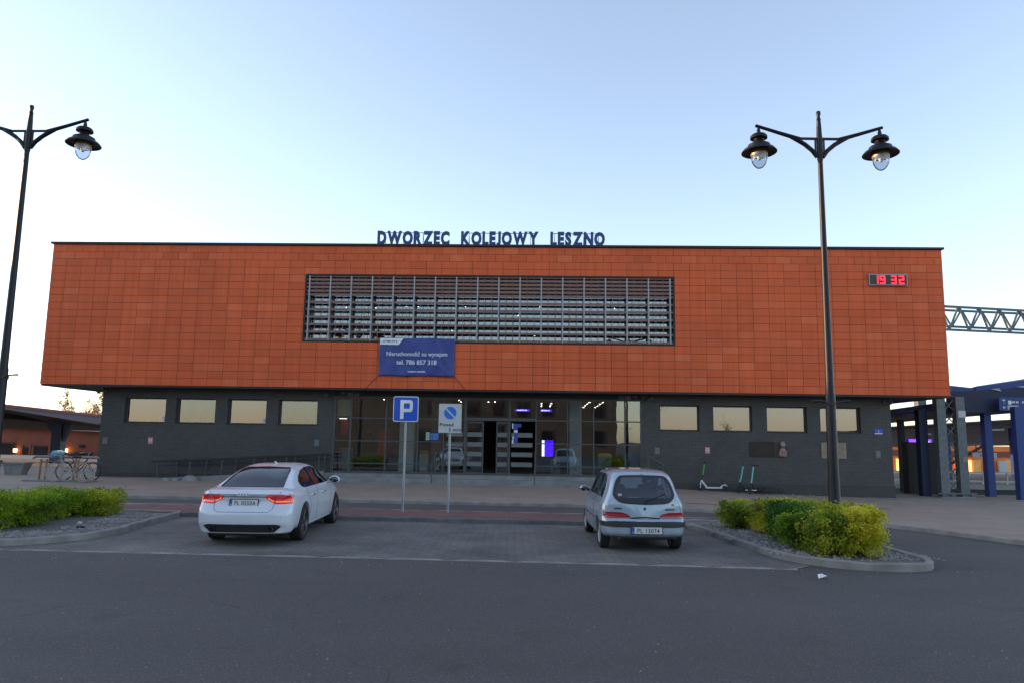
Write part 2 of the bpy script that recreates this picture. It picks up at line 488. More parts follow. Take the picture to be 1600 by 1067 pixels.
def curve_pts(P, n=8):
    """Catmull-Rom through P"""
    P = [Vector((*p, 0)) if len(p) == 2 else Vector(p) for p in P]
    out = []
    for i in range(len(P) - 1):
        a = P[max(i - 1, 0)]; b = P[i]; c = P[i + 1]; d = P[min(i + 2, len(P) - 1)]
        for k in range(n):
            t = k / n
            out.append(.5 * ((2 * b) + (c - a) * t + (2 * a - 5 * b + 4 * c - d) * t * t + (-a + 3 * b - 3 * c + d) * t ** 3))
    out.append(P[-1])
    return [(p.x, p.y) for p in out]

def kerb(name, line, w, h, m, dz=0.0, closed=False, seg=1.0):
    """kerb stones along a line, with chamfered top and thin joints"""
    L = [Vector((x, y, 0)) for x, y in line]
    if closed: L.append(L[0])
    mb = MB()
    # resample
    pts = [L[0]]; 
    acc = 0; step = .25
    for i in range(len(L) - 1):
        d = (L[i + 1] - L[i]); ln = d.length
        if ln < 1e-6: continue
        t = step - acc
        while t <= ln:
            pts.append(L[i] + d * (t / ln)); t += step
        acc = (acc + ln) % step
    if not closed: pts.append(L[-1])
    prof = [(-w / 2, -.1), (-w / 2, h - .015), (-w / 2 + .015, h), (w / 2 - .015, h), (w / 2, h - .015), (w / 2, -.1)]
    n = len(pts)
    rings = []
    for i, p in enumerate(pts):
        a = pts[(i - 1) % n] if (closed or i > 0) else p
        b = pts[(i + 1) % n] if (closed or i < n - 1) else p
        t = (b - a).normalized(); nn = Vector((-t.y, t.x, 0))
        z = gz(p.x, p.y) + dz
        k = i % int(seg / step)
        rings.append([(p + nn * u + Vector((0, 0, z + v - (.012 if (k == 0 and v > 0) else 0)))) for u, v in prof])
    m_ = len(prof)
    vs = [q for r in rings for q in r]
    fs = []
    for i in range(n if closed else n - 1):
        j = (i + 1) % n
        for k in range(m_ - 1):
            fs.append((i * m_ + k, i * m_ + k + 1, j * m_ + k + 1, j * m_ + k))
    mb.add(vs, fs)
    if not closed: mb.add(rings[0], [tuple(range(m_))]); mb.add(rings[-1], [tuple(range(m_))])
    o = mb.build(name, m); tag(o, kind='structure')
    return o

# parking bay paving between the two islands
bay_front = curve_pts([(-8.6, 11.95), (-6.5, 11.83), (-1.9, 11.62), (2.0, 11.40), (4.3, 11.22)], 4)
islR = curve_pts([(3.75, 16.75), (3.98, 16.0), (4.1, 15.0), (4.2, 13.9), (4.3, 12.9), (4.45, 12.1), (4.8, 11.6), (5.3, 11.26), (5.9, 11.18), (6.38, 11.40), (6.55, 11.90), (6.55, 12.6), (6.5, 13.6), (6.05, 15.2), (5.2, 16.6), (4.4, 17.1), (3.95, 17.05)], 5)
islL_edge = curve_pts([(-7.55, 17.1), (-7.5, 16.6), (-7.45, 15.6), (-7.35, 14.6), (-7.3, 13.7), (-7.5, 13.0), (-7.95, 12.45), (-8.6, 12.15), (-9.6, 12.15), (-14.0, 12.4)], 5)
sheet('parking_bay_paving', [(-8.9, 11.97)] + bay_front + [(4.6, 11.5), (4.6, 16.78), (-8.2, 16.9), (-9.0, 12.5)], .006, M['bay'], 2)
kerb('bay_kerb', [(-8.9, 11.93)] + bay_front, .10, .012, M['kerb'], 0, seg=1.0)
islL = islL_edge + [(-22, 12.6), (-22, 17.9), (-14, 17.55)]
sheet('planting_bed', [(x, y) for x, y in islL], .085, M['gravel'], 1.0)
kerb('bed_kerb', islL_edge + [(-22, 12.6)], .11, .12, M['kerb'])
kerb('bed_kerb', [(-22, 17.9), (-14, 17.55), (-7.55, 17.15)], .11, .12, M['kerb'])
sheet('planting_bed', islR, .085, M['gravel'], 1.0)
kerb('bed_kerb', islR, .11, .12, M['kerb'], closed=True)
# red paver strip with raised edge
red_poly = [(-8.2, 16.98), (-3.8, 16.86), (1.7, 16.5), (3.75, 16.4), (3.75, 17.0), (4.3, 17.25), (4.8, 17.6), (1.8, 18.05), (-4.2, 18.42), (-12.5, 18.9), (-12.5, 17.6), (-7.5, 17.25)]
sheet('red_footpath', red_poly, .1, M['red_pavers'], 1.0, thick=.12)
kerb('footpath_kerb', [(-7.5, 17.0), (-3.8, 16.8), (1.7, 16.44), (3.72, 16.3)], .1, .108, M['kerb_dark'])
kerb('footpath_kerb', [(-14, 19.02), (-4.2, 18.47), (1.8, 18.10), (4.75, 17.66)], .08, .104, M['kerb'])
# plaza pavement in front of the station
plaza_edge = curve_pts([(-40, 22.6), (-25, 22.1), (-11, 21.55), (-4.85, 21.3), (1.9, 20.95), (5.0, 20.45), (7.2, 19.4), (8.6, 17.9), (9.35, 16.3), (9.9, 14.5), (10.8, 12.0), (12.5, 9.0), (15, 6.0)], 5)
pz = [(x, y + .06) if x < 5 else (x + .06, y + .02) for x, y in plaza_edge]
sheet('plaza_paving', pz + [(30, 6), (60, 20), (60, 32.3), (14, 32.3), (14, 33), (-60, 33), (-60, 22.8)], .085, M['plaza'], 1.5)
kerb('plaza_kerb', plaza_edge, .14, .1, M['kerb'])
sheet('platform_paving', [(-60, 33.02), (13.9, 33.02), (13.9, 60), (-60, 60)], .083, M['concrete'], 3)
# thin pale band lying across the lane
sheet('pale_lane_band', [(-11.8, 19.75), (-7.6, 19.95), (-7.4, 20.12), (-11.9, 19.98)], .006, M['kerb'], 3)
# drain lines in the plaza
for i, (x0, x1, y) in enumerate(((11.35, 12.25, 23.9), (11.05, 11.25, 24.0), (-14.2, -11.9, 23.6), (5.3, 6.2, 22.3), (4.4, 4.9, 22.4))):
    sheet('drain_slot', [(x0, y), (x1, y - .03), (x1, y + .09), (x0, y + .1)], .090, M['black'], 3)

# loose stones in the beds
def stones(name, poly_pts, n, seed):
    rnd = random.Random(seed)
    mb = MB()
    for k in range(n):
        x, y = rnd.choice(poly_pts)
        x += rnd.uniform(-.5, .5); y += rnd.uniform(-.4, .4)
        r = rnd.uniform(.012, .04)
        z = gz(x, y) + .088
        vs = [(x + r * rnd.uniform(.7, 1.2) * math.cos(a), y + r * rnd.uniform(.7, 1.2) * math.sin(a), z) for a in (0, 1.3, 2.5, 3.9, 5.1)] + [(x, y, z + r * .8)]
        mb.add(vs, [(i, (i + 1) % 5, 5) for i in range(5)])
    o = mb.build(name, M['kerb'], fix=False)
    tag(o, kind='stuff')
    return o
tag(stones('gravel_stones', [(-8.1, 13.2), (-7.9, 14.2), (-7.95, 15.3), (-8.6, 13.0), (-9.4, 12.7), (-8.1, 16.3)], 900, 3), 'loose pale gravel scattered in front of the left hedge', 'gravel')
tag(stones('gravel_stones', [(4.7, 13.2), (4.75, 12.3), (4.55, 14.2), (5.1, 11.9), (6.3, 12.1), (4.5, 15.2), (4.25, 16.2)], 900, 4), 'loose pale gravel between the right shrubs and the rounded kerb', 'gravel')

def grit(n, seed):
    rnd = random.Random(seed); mb = MB()
    for k in range(n):
        x, y = rnd.uniform(-9, 9), rnd.choice((rnd.uniform(5, 11.3), rnd.gauss(11.2, .25)))
        r = rnd.uniform(.005, .016)
        mb.add([(x + r * math.cos(a), y + r * math.sin(a), .001) for a in (0, 1.9, 4)] + [(x, y, r)], [(0, 1, 3), (1, 2, 3), (2, 0, 3)])
    o = mb.build('road_grit', M['kerb'], fix=False); return tag(o, 'scattered grit and small stones on the asphalt road', 'grit', kind='stuff')
grit(420, 5)
# litter
mb = MB()
mb.add([(0, 0, .01), (.13, .02, .045), (.15, .09, .02), (.03, .1, .05), (.07, .05, .07)], [(0, 1, 4), (1, 2, 4), (2, 3, 4), (3, 0, 4), (0, 3, 2, 1)])
o = mb.build('paper_scrap', M['white'], loc=(4.30, 10.45, .0)); tag(o, 'crumpled white paper scrap lying on the asphalt before the right bed', 'litter')
mb = MB()
mb.add([(0, 0, 0), (.09, .01, 0), (.1, .06, .03), (.02, .07, .05)], [(0, 1, 2, 3), (0, 3, 2, 1)])
mb2 = MB().bbox(0, .13, 0, .07, 0, .035, .01)
o = mb.build('paper_scrap', M['white'], loc=(-8.45, 14.6, .09)); tag(o, 'small white scrap on the gravel by the left hedge', 'litter')
o = mb2.build('plastic_lump', M['black'], loc=(-8.1, 14.0, .09)); tag(o, 'small black lump on the gravel near the left kerb', 'litter')
# ------------------------------------------------------------------ station building
ANG = -R_(2.006)
BO = Vector((0, 29, 0))
BM = Matrix.Translation(BO) @ Matrix.Rotation(ANG, 4, 'Z')
def BP(s, d, z): return BM @ Vector((s, d, z))
st = thing('station_building', 'long station with a terracotta upper storey over dark brick walls and a glass entrance hall', 'building', BO, ANG)
SL, SR, Z0, Z1, DEP = -19.19, 17.12, 3.80, 9.66, 15.0
OX0, OX1, OZ0, OZ1 = -8.5, 6.5, 5.65, 8.42       # louvre opening
WL, WR = -17.12, 15.26                          # lower walls
GX0, GX1, GZ0, GZ1 = -7.37, 5.32, .43, 3.53      # entrance glazing

# cladding: individual terracotta panels with open joints
rnd = random.Random(11)
mb = MB(); vals = []
NR = 19; NC = 58
rh = (Z1 - .06 - Z0) / NR; cw = (SR - SL) / NC; gap = .0065
def tile(p0, p1, p2, p3, n, v):
    """front quad + thin sides"""
    P = [Vector(p) for p in (p0, p1, p2, p3)]
    n = Vector(n)
    F = [p for p in P]; Bk = [p - n * .02 for p in P]
    mb.add(F + Bk, [(0, 1, 2, 3), (0, 4, 5, 1), (1, 5, 6, 2), (2, 6, 7, 3), (3, 7, 4, 0)])
    vals.extend([v] * 5)
for r in range(NR):
    za = Z0 + r * rh + gap; zb_ = Z0 + (r + 1) * rh - gap
    # a few rows run half a panel off, as on the facade
    off = .5 if r in (17,) else 0
    for c in range(-1, NC + 1):
        xa = SL + (c + off) * cw + gap; xb = SL + (c + 1 + off) * cw - gap
        xa = max(xa, SL + .003); xb = min(xb, SR - .003)
        if xb - xa < .05: continue
        v = rnd.random() ** 1.1
        if rnd.random() < .45: v = .5 + (v - .5) * .3
        pieces = [(xa, xb, za, zb_)]
        if xb > OX0 and xa < OX1 and zb_ > OZ0 and za < OZ1:
            pieces = []
            if xa < OX0 - .02: pieces.append((xa, OX0 - .01, za, zb_))
            if xb > OX1 + .02: pieces.append((OX1 + .01, xb, za, zb_))
            xi0 = max(xa, OX0 - .01); xi1 = min(xb, OX1 + .01)
            if za < OZ0 - .02: pieces.append((xi0, xi1, za, OZ0 - .01))
            if zb_ > OZ1 + .02: pieces.append((xi0, xi1, OZ1 + .01, zb_))
        for (a, b, c0, c1) in pieces:
            jy = rnd.uniform(-.002, .002)
            tile((a, -.0 + jy, c0), (b, jy, c0), (b, jy, c1), (a, jy, c1), (0, -1, 0), v)
    for side in (-1, 1):
        X = SL if side < 0 else SR
        for c in range(int(DEP / cw)):
            a = .03 + c * cw + gap; b = .03 + (c + 1) * cw - gap
            q = [(X, a, za), (X, b, za), (X, b, zb_), (X, a, zb_)]
            if side < 0: q = q[::-1]
            tile(*q, (side, 0, 0), rnd.random())
o = mb.build('cladding', M['tile'], st, fix=False)
set_face_attr(o, vals)
# carcass behind the panels, with the opening left free
mb = MB()
b0 = .022
mb.box(SL + .022, OX0, b0, DEP, Z0 + .002, Z1 - .05)
mb.box(OX1, SR - .022, b0, DEP, Z0 + .002, Z1 - .05)
mb.box(OX0, OX1, b0, 3.2, OZ1, Z1 - .05)
mb.box(OX0, OX1, b0, 3.2, Z0 + .002, OZ0)
mb.box(OX0, OX1, 3.2, DEP, Z0 + .002, Z1 - .05)
mb.build('upper_wall', M['tile_joint'], st)
mb = MB(); mb.box(SL - .07, SR + .07, -.09, DEP + .1, Z1 - .045, Z1 + .035)
mb.build('roof_edge', M['coping'], st)
mb = MB(); mb.box(SL + .03, SR - .03, .03, DEP - .1, Z0 - .07, Z0 - .002)
mb.build('soffit', M['soffit'], st)

# lower brick walls with real window openings
WINS = [(-16.16, -14.42), (-13.98, -12.32), (-11.80, -10.18), (-9.66, -8.04), (6.02, 7.62), (8.17, 9.74), (10.33, 11.93), (12.46, 14.06)]
WZ0, WZ1 = 2.31, 3.35
def brick_wall(x0, x1, wins):
    mb = MB()
    def bx(a, b, c, d): mb.box(a, b, 1.0, 1.38, c, d)
    bx(x0, x1, .28, WZ0); bx(x0, x1, WZ1, Z0 - .07)
    e = x0
    for a, b in wins:
        bx(e, a, WZ0, WZ1); e = b
    bx(e, x1, WZ0, WZ1)
    return mb
w = brick_wall(WL, GX0, WINS[:4]); w.box(WL, WL + .35, 1.381, DEP - 1, .28, Z0 - .07)
w.build('brick_wall', M['brick'], st)
w = brick_wall(GX1, WR, WINS[4:]); w.box(WR - .35, WR, 1.381, DEP - 1, .28, Z0 - .07)
w.build('brick_wall', M['brick'], st)
for x0, x1 in ((WL - .02, GX0 - .0), (GX1, WR + .02)):
    mb = MB(); mb.box(x0, x1, .975, 1.40, -.6, .28)
    if x0 < 0: mb.box(x0, x0 + .37, 1.401, DEP - 1, -.6, .28)
    else: mb.box(x1 - .37, x1, 1.401, DEP - 1, -.6, .28)
    mb.build('plinth', M['brick_plinth'], st)
M['room_beige'] = mat('room_wall', (.32, .27, .19), .8)
M['curtain'] = mat('curtain', (.5, .40, .22), .9, stretch=(12, 12, .3), var=.2)
M['glass_window_clear'] = glass('clear_window_glass', (.6, .6, .6), .14)
M['paper'] = mat('paper_white', (.7, .7, .68), .7, var=.03)
M['wood_dark'] = mat('dark_wood', (.05, .028, .018), .6)
for i, (a, b) in enumerate(WINS):
    fr = MB(); t = .055; y0, y1 = 1.17, 1.24
    fr.box(a, b, y0, y1, WZ1 - t, WZ1); fr.box(a, b, y0, y1, WZ0, WZ0 + t)
    fr.box(a, a + t, y0, y1, WZ0 + t, WZ1 - t); fr.box(b - t, b, y0, y1, WZ0 + t, WZ1 - t)
    f = fr.build('window', M['frame_grey'], st)
    pn = MB(); pn.box(a + t, b - t, 1.2, 1.208, WZ0 + t, WZ1 - t)
    pn.build('pane', M['glass_window'] if i not in (1, 3) else M['glass_window_clear'], f)
    sl = MB(); sl.box(a + .003, b - .003, .97, 1.169, WZ0 - .0, WZ0 + .02)
    sl.build('sill', M['dark_metal'], f)
    if i in (0,):
        c = MB(); n = 14
        vs = []
        for k in range(n):
            x = b - .45 + k * .03
            vs += [(x, 1.45 + .03 * (k % 2), WZ0 - .1), (x + .10 * 0 + (.12 if k < 4 else 0), 1.45 + .03 * (k % 2), WZ1 + .1)]
        c.add(vs, [(2 * k, 2 * k + 2, 2 * k + 3, 2 * k + 1) for k in range(n - 1)], True)
        c.build('curtain', M['curtain'], f, fix=False)
    if i in (0, 2):
        p = MB().box(b - .19, b - .08, 1.192, 1.196, WZ0 + .09, WZ0 + .27); p.build('notice', M['paper'], f)
# dim rooms behind the small windows
for x0, x1 in ((WL + .36, GX0 - .05), (GX1 + .05, WR - .36)):
    MB().box(x0, x1, 3.4, 3.5, 0, 3.7).build('room_wall', M['room_beige'], st); MB().box(x0, x1, 1.39, 3.39, 1.2, 1.3).build('room_floor', M['room_beige'], st)
for nx, mt in ((-9.1, M['wood_dark']), (-8.75, M['slat_back']), (-13.4, M['wood_dark'])):
    mb = MB(); mb.box(nx, nx + .12, 1.8, 1.9, 1.3, 3.6); mb.build('interior_post', mt, st)
# desk with a monitor seen in the fourth window
mb = MB(); mb.bbox(-9.65, -9.0, 1.75, 2.1, 2.28, 2.62, .05); mb.bar((-9.2, 1.9, 2.6), (-9.1, 1.9, 3.05), .05); mb.bar((-9.5, 1.9, 2.6), (-9.45, 1.9, 3.3), .02)
mb.build('desk_equipment', M['black'], st)

# dark fascia above the entrance glass
mb = MB(); mb.box(GX0, GX1, 1.0, 1.3, GZ1, Z0 - .07)
mb.build('fascia', M['dark_metal'], st)
M['picto'] = mat('pictogram_grey', (.20, .205, .21), .6, var=.05)
def pictos(x, mirror):
    mb = MB(); y0, y1 = .985, .999
    z = 3.60; s = .16
    order = ['arrow', 'p1', 'p2'] if not mirror else ['p2', 'p1', 'arrow']
    for k, w_ in enumerate(order):
        cx = x + k * .27
        if w_ == 'arrow':
            sg = -1 if not mirror else 1
            mb.bar((cx - .1, .99, z + .06), (cx + .1, .99, z + .06), .012, .03)
            mb.bar((cx + sg * .1, .99, z + .06), (cx + sg * .02, .99, z + .13), .012, .03)
            mb.bar((cx + sg * .1, .99, z + .06), (cx + sg * .02, .99, z - .01), .012, .03)
        else:
            t = .022
            mb.box(cx - .11, cx + .11, y0, y1, z + .16 - t, z + .16); mb.box(cx - .11, cx + .11, y0, y1, z - .05, z - .05 + t)
            mb.box(cx - .11, cx - .11 + t, y0, y1, z - .05 + t, z + .16 - t); mb.box(cx + .11 - t, cx + .11, y0, y1, z - .05 + t, z + .16 - t)
            if w_ == 'p1': mb.box(cx - .06, cx + .06, y0, y1, z, z + .07); mb.box(cx - .02, cx + .03, y0, y1, z + .075, z + .11)
            else:
                mb.bar((cx - .05, .992, z + .1), (cx - .02, .992, z + .02), .01, .03); mb.bar((cx - .02, .992, z + .02), (cx + .06, .992, z + .0), .01, .03)
                mb.box(cx + .01, cx + .05, y0, y1, z + .05, z + .09)
    return mb
pictos(-6.98, False).build('pictograms', M['picto'], st)
pictos(4.47, True).build('pictograms', M['picto'], st)

# entrance glazing
gl = MB()
t = .05
def vbar(x, w_=.05, z0=GZ0, z1=GZ1, y0=1.02, y1=1.14): gl.box(x - w_ / 2, x + w_ / 2, y0, y1, z0, z1)
gl.box(GX0, GX1, 1.015, 1.145, GZ1 - .05, GZ1 - .001); gl.box(GX0, GX1, 1.015, 1.145, GZ0, GZ0 + .06)
MUL = [GX0 + .04, -6.64, -5.17, -3.85, -2.78, -1.9, 1.0, 2.29, 3.35, 4.62, GX1 - .04]
for k, x in enumerate(MUL): vbar(x, .08 if k in (0, 1, 5, 10) else .05, GZ0 + .061, GZ1 - .051)
vbar(-.08, .07, GZ0 + .061, GZ1 - .051)
for a, b in zip(MUL[:-1], MUL[1:]):
    if a == -1.9: continue
    for z in (.80, 1.71, 2.64):
        if a == -6.64 and False: continue
        gl.box(a + .025, b - .025, 1.03, 1.13, z - .022, z + .022)
gl.box(-1.87, .975, 1.0, 1.16, 2.60, 2.72)
gl.build('mullions', M['frame_grey'], st)
gp = MB()
for a, b in zip(MUL[:-1], MUL[1:]):
    if a == -1.9: gp.box(a + .03, b - .03, 1.075, 1.083, 2.72, GZ1 - .05)
    else: gp.box(a + .025, b - .025, 1.075, 1.083, GZ0 + .05, GZ1 - .05)
gp.build('entrance_glass', M['glass_hall'], st)
M['frost'] = mat('frosted_band', (.14, .148, .145), .7, var=.05)
# sliding doors with frosted bands
def door_leaf(a, b, y):
    d = MB(); w_ = .05
    d.box(a, a + w_, y, y + .05, GZ0 + .02, 2.58); d.box(b - w_, b, y, y + .05, GZ0 + .02, 2.58)
    d.box(a + w_, b - w_, y, y + .05, GZ0 + .02, GZ0 + .1); d.box(a + w_, b - w_, y, y + .05, 2.5, 2.58)
    f = d.build('door', M['frame_grey'], st)
    g = MB().box(a + w_, b - w_, y + .02, y + .028, GZ0 + .1, 2.5); g.build('door_glass', M['glass_hall'], f)
    for z in (.76, 1.16, 1.55, 1.95): MB().box(a + w_ + .002, b - w_ - .002, y + .010, y + .019, z, z + .18).build('frosted_band', M['frost'], f)
door_leaf(-1.86, -1.14, 1.09); door_leaf(-.62, -.12, 1.09)
for z in (.76, 1.16, 1.55, 1.95):
    MB().box(.0, .86, 1.060, 1.070, z, z + .18).build('frosted_band', M['frost'], st); MB().box(-2.66, -1.98, 1.060, 1.070, z, z + .18).build('frosted_band', M['frost'], st)
M['sticker_blue'] = mat('sticker_blue', (.03, .07, .35), .5)
for x0, x1, z0, z1 in ((.02, .07, 2.30, 2.52), (.10, .25, 2.14, 2.24), (.04, .10, 1.88, 1.98), (.02, .09, 1.70, 1.86)): MB().box(x0, x1, 1.05, 1.056, z0, z1).build('door_sticker', M['paper'], st)
for x0, x1, z0, z1 in ((.08, .40, 2.36, 2.5), (.08, .26, 2.26, 2.35), (.11, .28, 2.0, 2.12), (.11, .26, 1.72, 1.98)): MB().box(x0, x1, 1.05, 1.056, z0, z1).build('door_sticker', M['sticker_blue'], st)

# hall interior
M['hall_floor'] = mat('hall_floor', (.12, .11, .10), .35)
M['hall_wall'] = mat('hall_wall', (.055, .035, .028), .7)
M['hall_shop'] = mat('shop_wall', (.13, .11, .10), .8)
M['column'] = mat('interior_column', (.42, .46, .45), .6, var=.05)
mb = MB(); mb.box(GX0 + .01, GX1 - .01, 1.16, 13.5, .0, .42); mb.build('hall_floor', M['hall_floor'], st)
mb = MB(); mb.box(GX0 + .01, GX1 - .01, 1.31, 13.5, 3.57, 3.72); mb.build('hall_ceiling', M['hall_wall'], st)
mb = MB(); mb.box(GX0 + .02, GX1 - .02, 13.4, 13.5, .42, 3.57); mb.box(GX1 - .1, GX1 - .01, 1.4, 13.4, .42, 3.57); mb.box(GX0 + .01, GX0 + .1, 1.4, 13.4, .42, 3.57)
mb.build('hall_wall', M['hall_wall'], st)
mb = MB(); mb.box(-7.2, -3.0, 4.6, 4.7, .42, 3.5); mb.box(-3.0, -2.9, 2.9, 4.7, .42, 3.5); mb.build('shop_partition', M['hall_shop'], st)
for x0, x1, y in ((-4.72, -4.1, 1.7), (2.4, 2.9, 1.7), (-3.45, -3.0, 2.2)):
    mb = MB(); mb.box(x0, x1, y, y + .5, .42, 3.57); mb.build('hall_column', M['column'] if x0 != -3.45 else M['hall_shop'], st)
M['downlight'] = emit_mat('downlight_glow', (1.0, .93, .8), 11)
def downlight(x, y, z=3.56, r=.032):
    mb = MB().lathe([(0, z - .004), (r, z - .004), (r, z), (0, z)], 10)
    return mb.build('downlight', M['downlight'], st, loc=(x, y, 0), fix=False)
for k in range(5):
    downlight(3.35 + k * .02, 2.1 + k * 1.7); downlight(3.95 + k * .02, 2.1 + k * 1.7)
for k in range(3):
    downlight(1.25, 5.2 + 1.6 * k); downlight(1.7, 5.2 + 1.6 * k)
for x, y in ((-5.8, 2.4), (-5.9, 3.9), (-3.4, 2.4), (-2.45, 3.6), (-2.5, 5.0), (-1.2, 4.6), (-.9, 4.6), (.3, 2.0), (1.2, 2.2), (1.5, 2.2)):
    downlight(x, y)

# louvre screen with glass wall behind
mb = MB()
mb.box(OX0, OX1, .0, .36, OZ1 - .05, OZ1 - .003); mb.box(OX0, OX1, .0, .36, OZ0 + .003, OZ0 + .05)
mb.box(OX0 + .003, OX0 + .06, .0, .36, OZ0 + .05, OZ1 - .05); mb.box(OX1 - .06, OX1 - .003, .0, .36, OZ0 + .05, OZ1 - .05)
scr = mb.build('louvre_screen', M['dark_metal'], st)
NB = 17
px_ = [OX0 + .17 + k * (OX1 - OX0 - .34) / NB for k in range(NB + 1)]
for x in px_:
    p = MB().box(x - .028, x + .028, .03, .16, OZ0 + .051, OZ1 - .051)
    p.build('post', M['alu'], scr)
zs_low = [OZ0 + .10 + k * .305 for k in range(7)]
zs_up = [OZ0 + .10 + 6 * .305 + .155 * k for k in range(1, 6)]
for z in zs_low + zs_up:
    sl = MB().box(OX0 + .062, OX1 - .062, .05, .12, z - .04, z + .045)
    sl.build('slat', M['slat'], scr)
for a, b in zip(px_[:-1], px_[1:]):
    for q in (.33, .67):
        x = a + (b - a) * q; MB().box(x - .010, x + .010, .036, .0495, OZ0 + .051, OZ1 - .051).build('rod', M['alu_dull'], scr)
mb = MB(); mb.box(OX0, OX1, .40, .41, OZ0, 7.62)
mb.build('upper_glass', M['glass_upper'], st)
mb = MB()
for x in px_: mb.box(x - .03, x + .03, .37, .46, OZ0, 7.62)
for z in (6.25, 6.9, 7.62): mb.box(OX0, OX1, .372, .398, z - .02, z + .02)
mb.build('upper_glass_frame', M['frame_grey'], st)
mb = MB(); mb.box(OX0, OX1, .40, .46, 7.63, OZ1)
mb.build('back_panel', M['slat_back'], st)
M['upper_room'] = mat('upper_room', (.10, .105, .105), .8)
mb = MB(); mb.box(OX0, OX1, 3.1, 3.19, OZ0, OZ1); mb.build('upper_room_wall', M['upper_room'], st)
for x, y, z in ((-7.0, .9, 7.2), (-5.9, 1.5, 7.3), (-4.5, 1.1, 7.3), (-4.0, 1.1, 7.3), (-2.0, .9, 7.28), (-1.5, .9, 7.28), (1.1, .9, 7.3), (4.2, .9, 7.28), (-6.2, 1.4, 6.6), (-2.6, 1.4, 6.35), (.2, 1.5, 6.4), (0.2, 1.2, 7.0), (.9, .9, 6.1), (-4.9, 1.2, 6.0), (3.6, 1.0, 7.0), (4.0, 1.0, 7.0), (-3.4, 1.0, 7.0), (-3.0, 1.0, 7.0)):
    downlight(x, y, z, .024)
for x in (-6.6, 1.95, -.9):
    mb = MB().box(x, x + .55, .9, 1.2, OZ0, 7.6); mb.build('upper_column', M['column'], st)

# steps and terrace
mb = MB()
for k, (y, z) in enumerate(((-.25, .12), (.12, .27), (.49, .42))):
    mb.box(GX0 + .12 - .0, GX1 + .32, y, .99, -.4 if k == 0 else z - .15, z - .002 * 0)
st_ = mb.build('entrance_steps', M['concrete'], None, loc=BO, rz=ANG)
tag(st_, 'three broad grey concrete steps up to the glass entrance hall', 'steps')
mb = MB()
for x in (-3.05, .97):
    r = MB()
    r.bar((x, -.2, .1), (x, -.2, .95), .04); r.bar((x, .7, .42), (x, .7, 1.35), .04); r.bar((x, -.28, .93), (x, .78, 1.36), .045)
    o = r.build('handrail', M['frame_grey'], None, loc=BO, rz=ANG)
    tag(o, 'thin dark handrail on the entrance steps ' + ('left of the doors, behind the no-stopping sign' if x < 0 else 'just right of the doors'), 'handrail', 'handrails on the entrance steps')
r = MB(); r.bar((5.47, .55, .1), (5.47, .55, 1.32), .045); r.bar((6.05, .55, -.1), (6.05, .55, 1.0), .045); r.bar((5.42, .55, 1.33), (6.12, .55, .95), .05)
o = r.build('handrail', M['frame_grey'], None, loc=BO, rz=ANG); tag(o, 'short sloping handrail at the right end of the steps beside the brick wall', 'handrail', 'handrails on the entrance steps')

# access ramp
rp = thing('access_ramp', 'long concrete wheelchair ramp rising along the left brick wall', 'ramp', BO, ANG)
mb = MB(); mb.prism([(-14.1, -.2), (-7.26, -.2), (-7.26, .42), (-14.1, .02)], -.35, .96)
mb.build('slab', M['concrete'], rp)
mb = MB(); mb.prism([(-14.15, -.2), (-7.255, -.2), (-7.255, .53), (-14.15, .13)], -.47, -.36)
mb.build('side_kerb', M['concrete'], rp)
def rail(y, x0, x1, h, nm, lab):
    zz = lambda x: .02 + (x + 14.1) / 6.84 * .40
    r = thing('ramp_railing', lab, 'railing', BP(x0, y, 0), ANG, 'railings of the access ramp')
    n = 6
    for k in range(n):
        x = x0 + .12 + (x1 - x0 - .3) * k / (n - 1)
        MB().bar((x - x0, 0, zz(x)), (x - x0, 0, zz(x) + h), .045).build('post', M['frame_grey'], r)
    MB().bar((-.1, 0, zz(x0) + h), (x1 - x0, 0, zz(x1) + h), .06).build('top_rail', M['dark_metal'], r)
    MB().bar((0.1, 0, zz(x0) + h - .16), (x1 - x0, 0, zz(x1) + h - .16), .04).build('mid_rail', M['dark_metal'], r)
rail(-.30, -14.0, -7.3, .74, 'f', 'dark railing along the front edge of the wheelchair ramp')
rail(.85, -13.8, -7.4, .74, 'b', 'dark railing of the ramp standing close to the brick wall')
for x, r in ((-12.35, .3), (-13.3, .17), (-12.9, .15)):
    mb = MB().lathe([(r, -.1), (r, .02), (r * .93, r * .35), (r * .7, r * .62), (r * .35, r * .76), (0.001, r * .8)], 18)
    o = mb.build('concrete_dome', M['concrete'], loc=BP(x, -.75, .06)); tag(o, ('larger' if r > .2 else ('smallest' if r < .16 else 'leftmost small')) + ' pale concrete dome at the foot of the ramp', 'stone', 'concrete domes before the ramp')

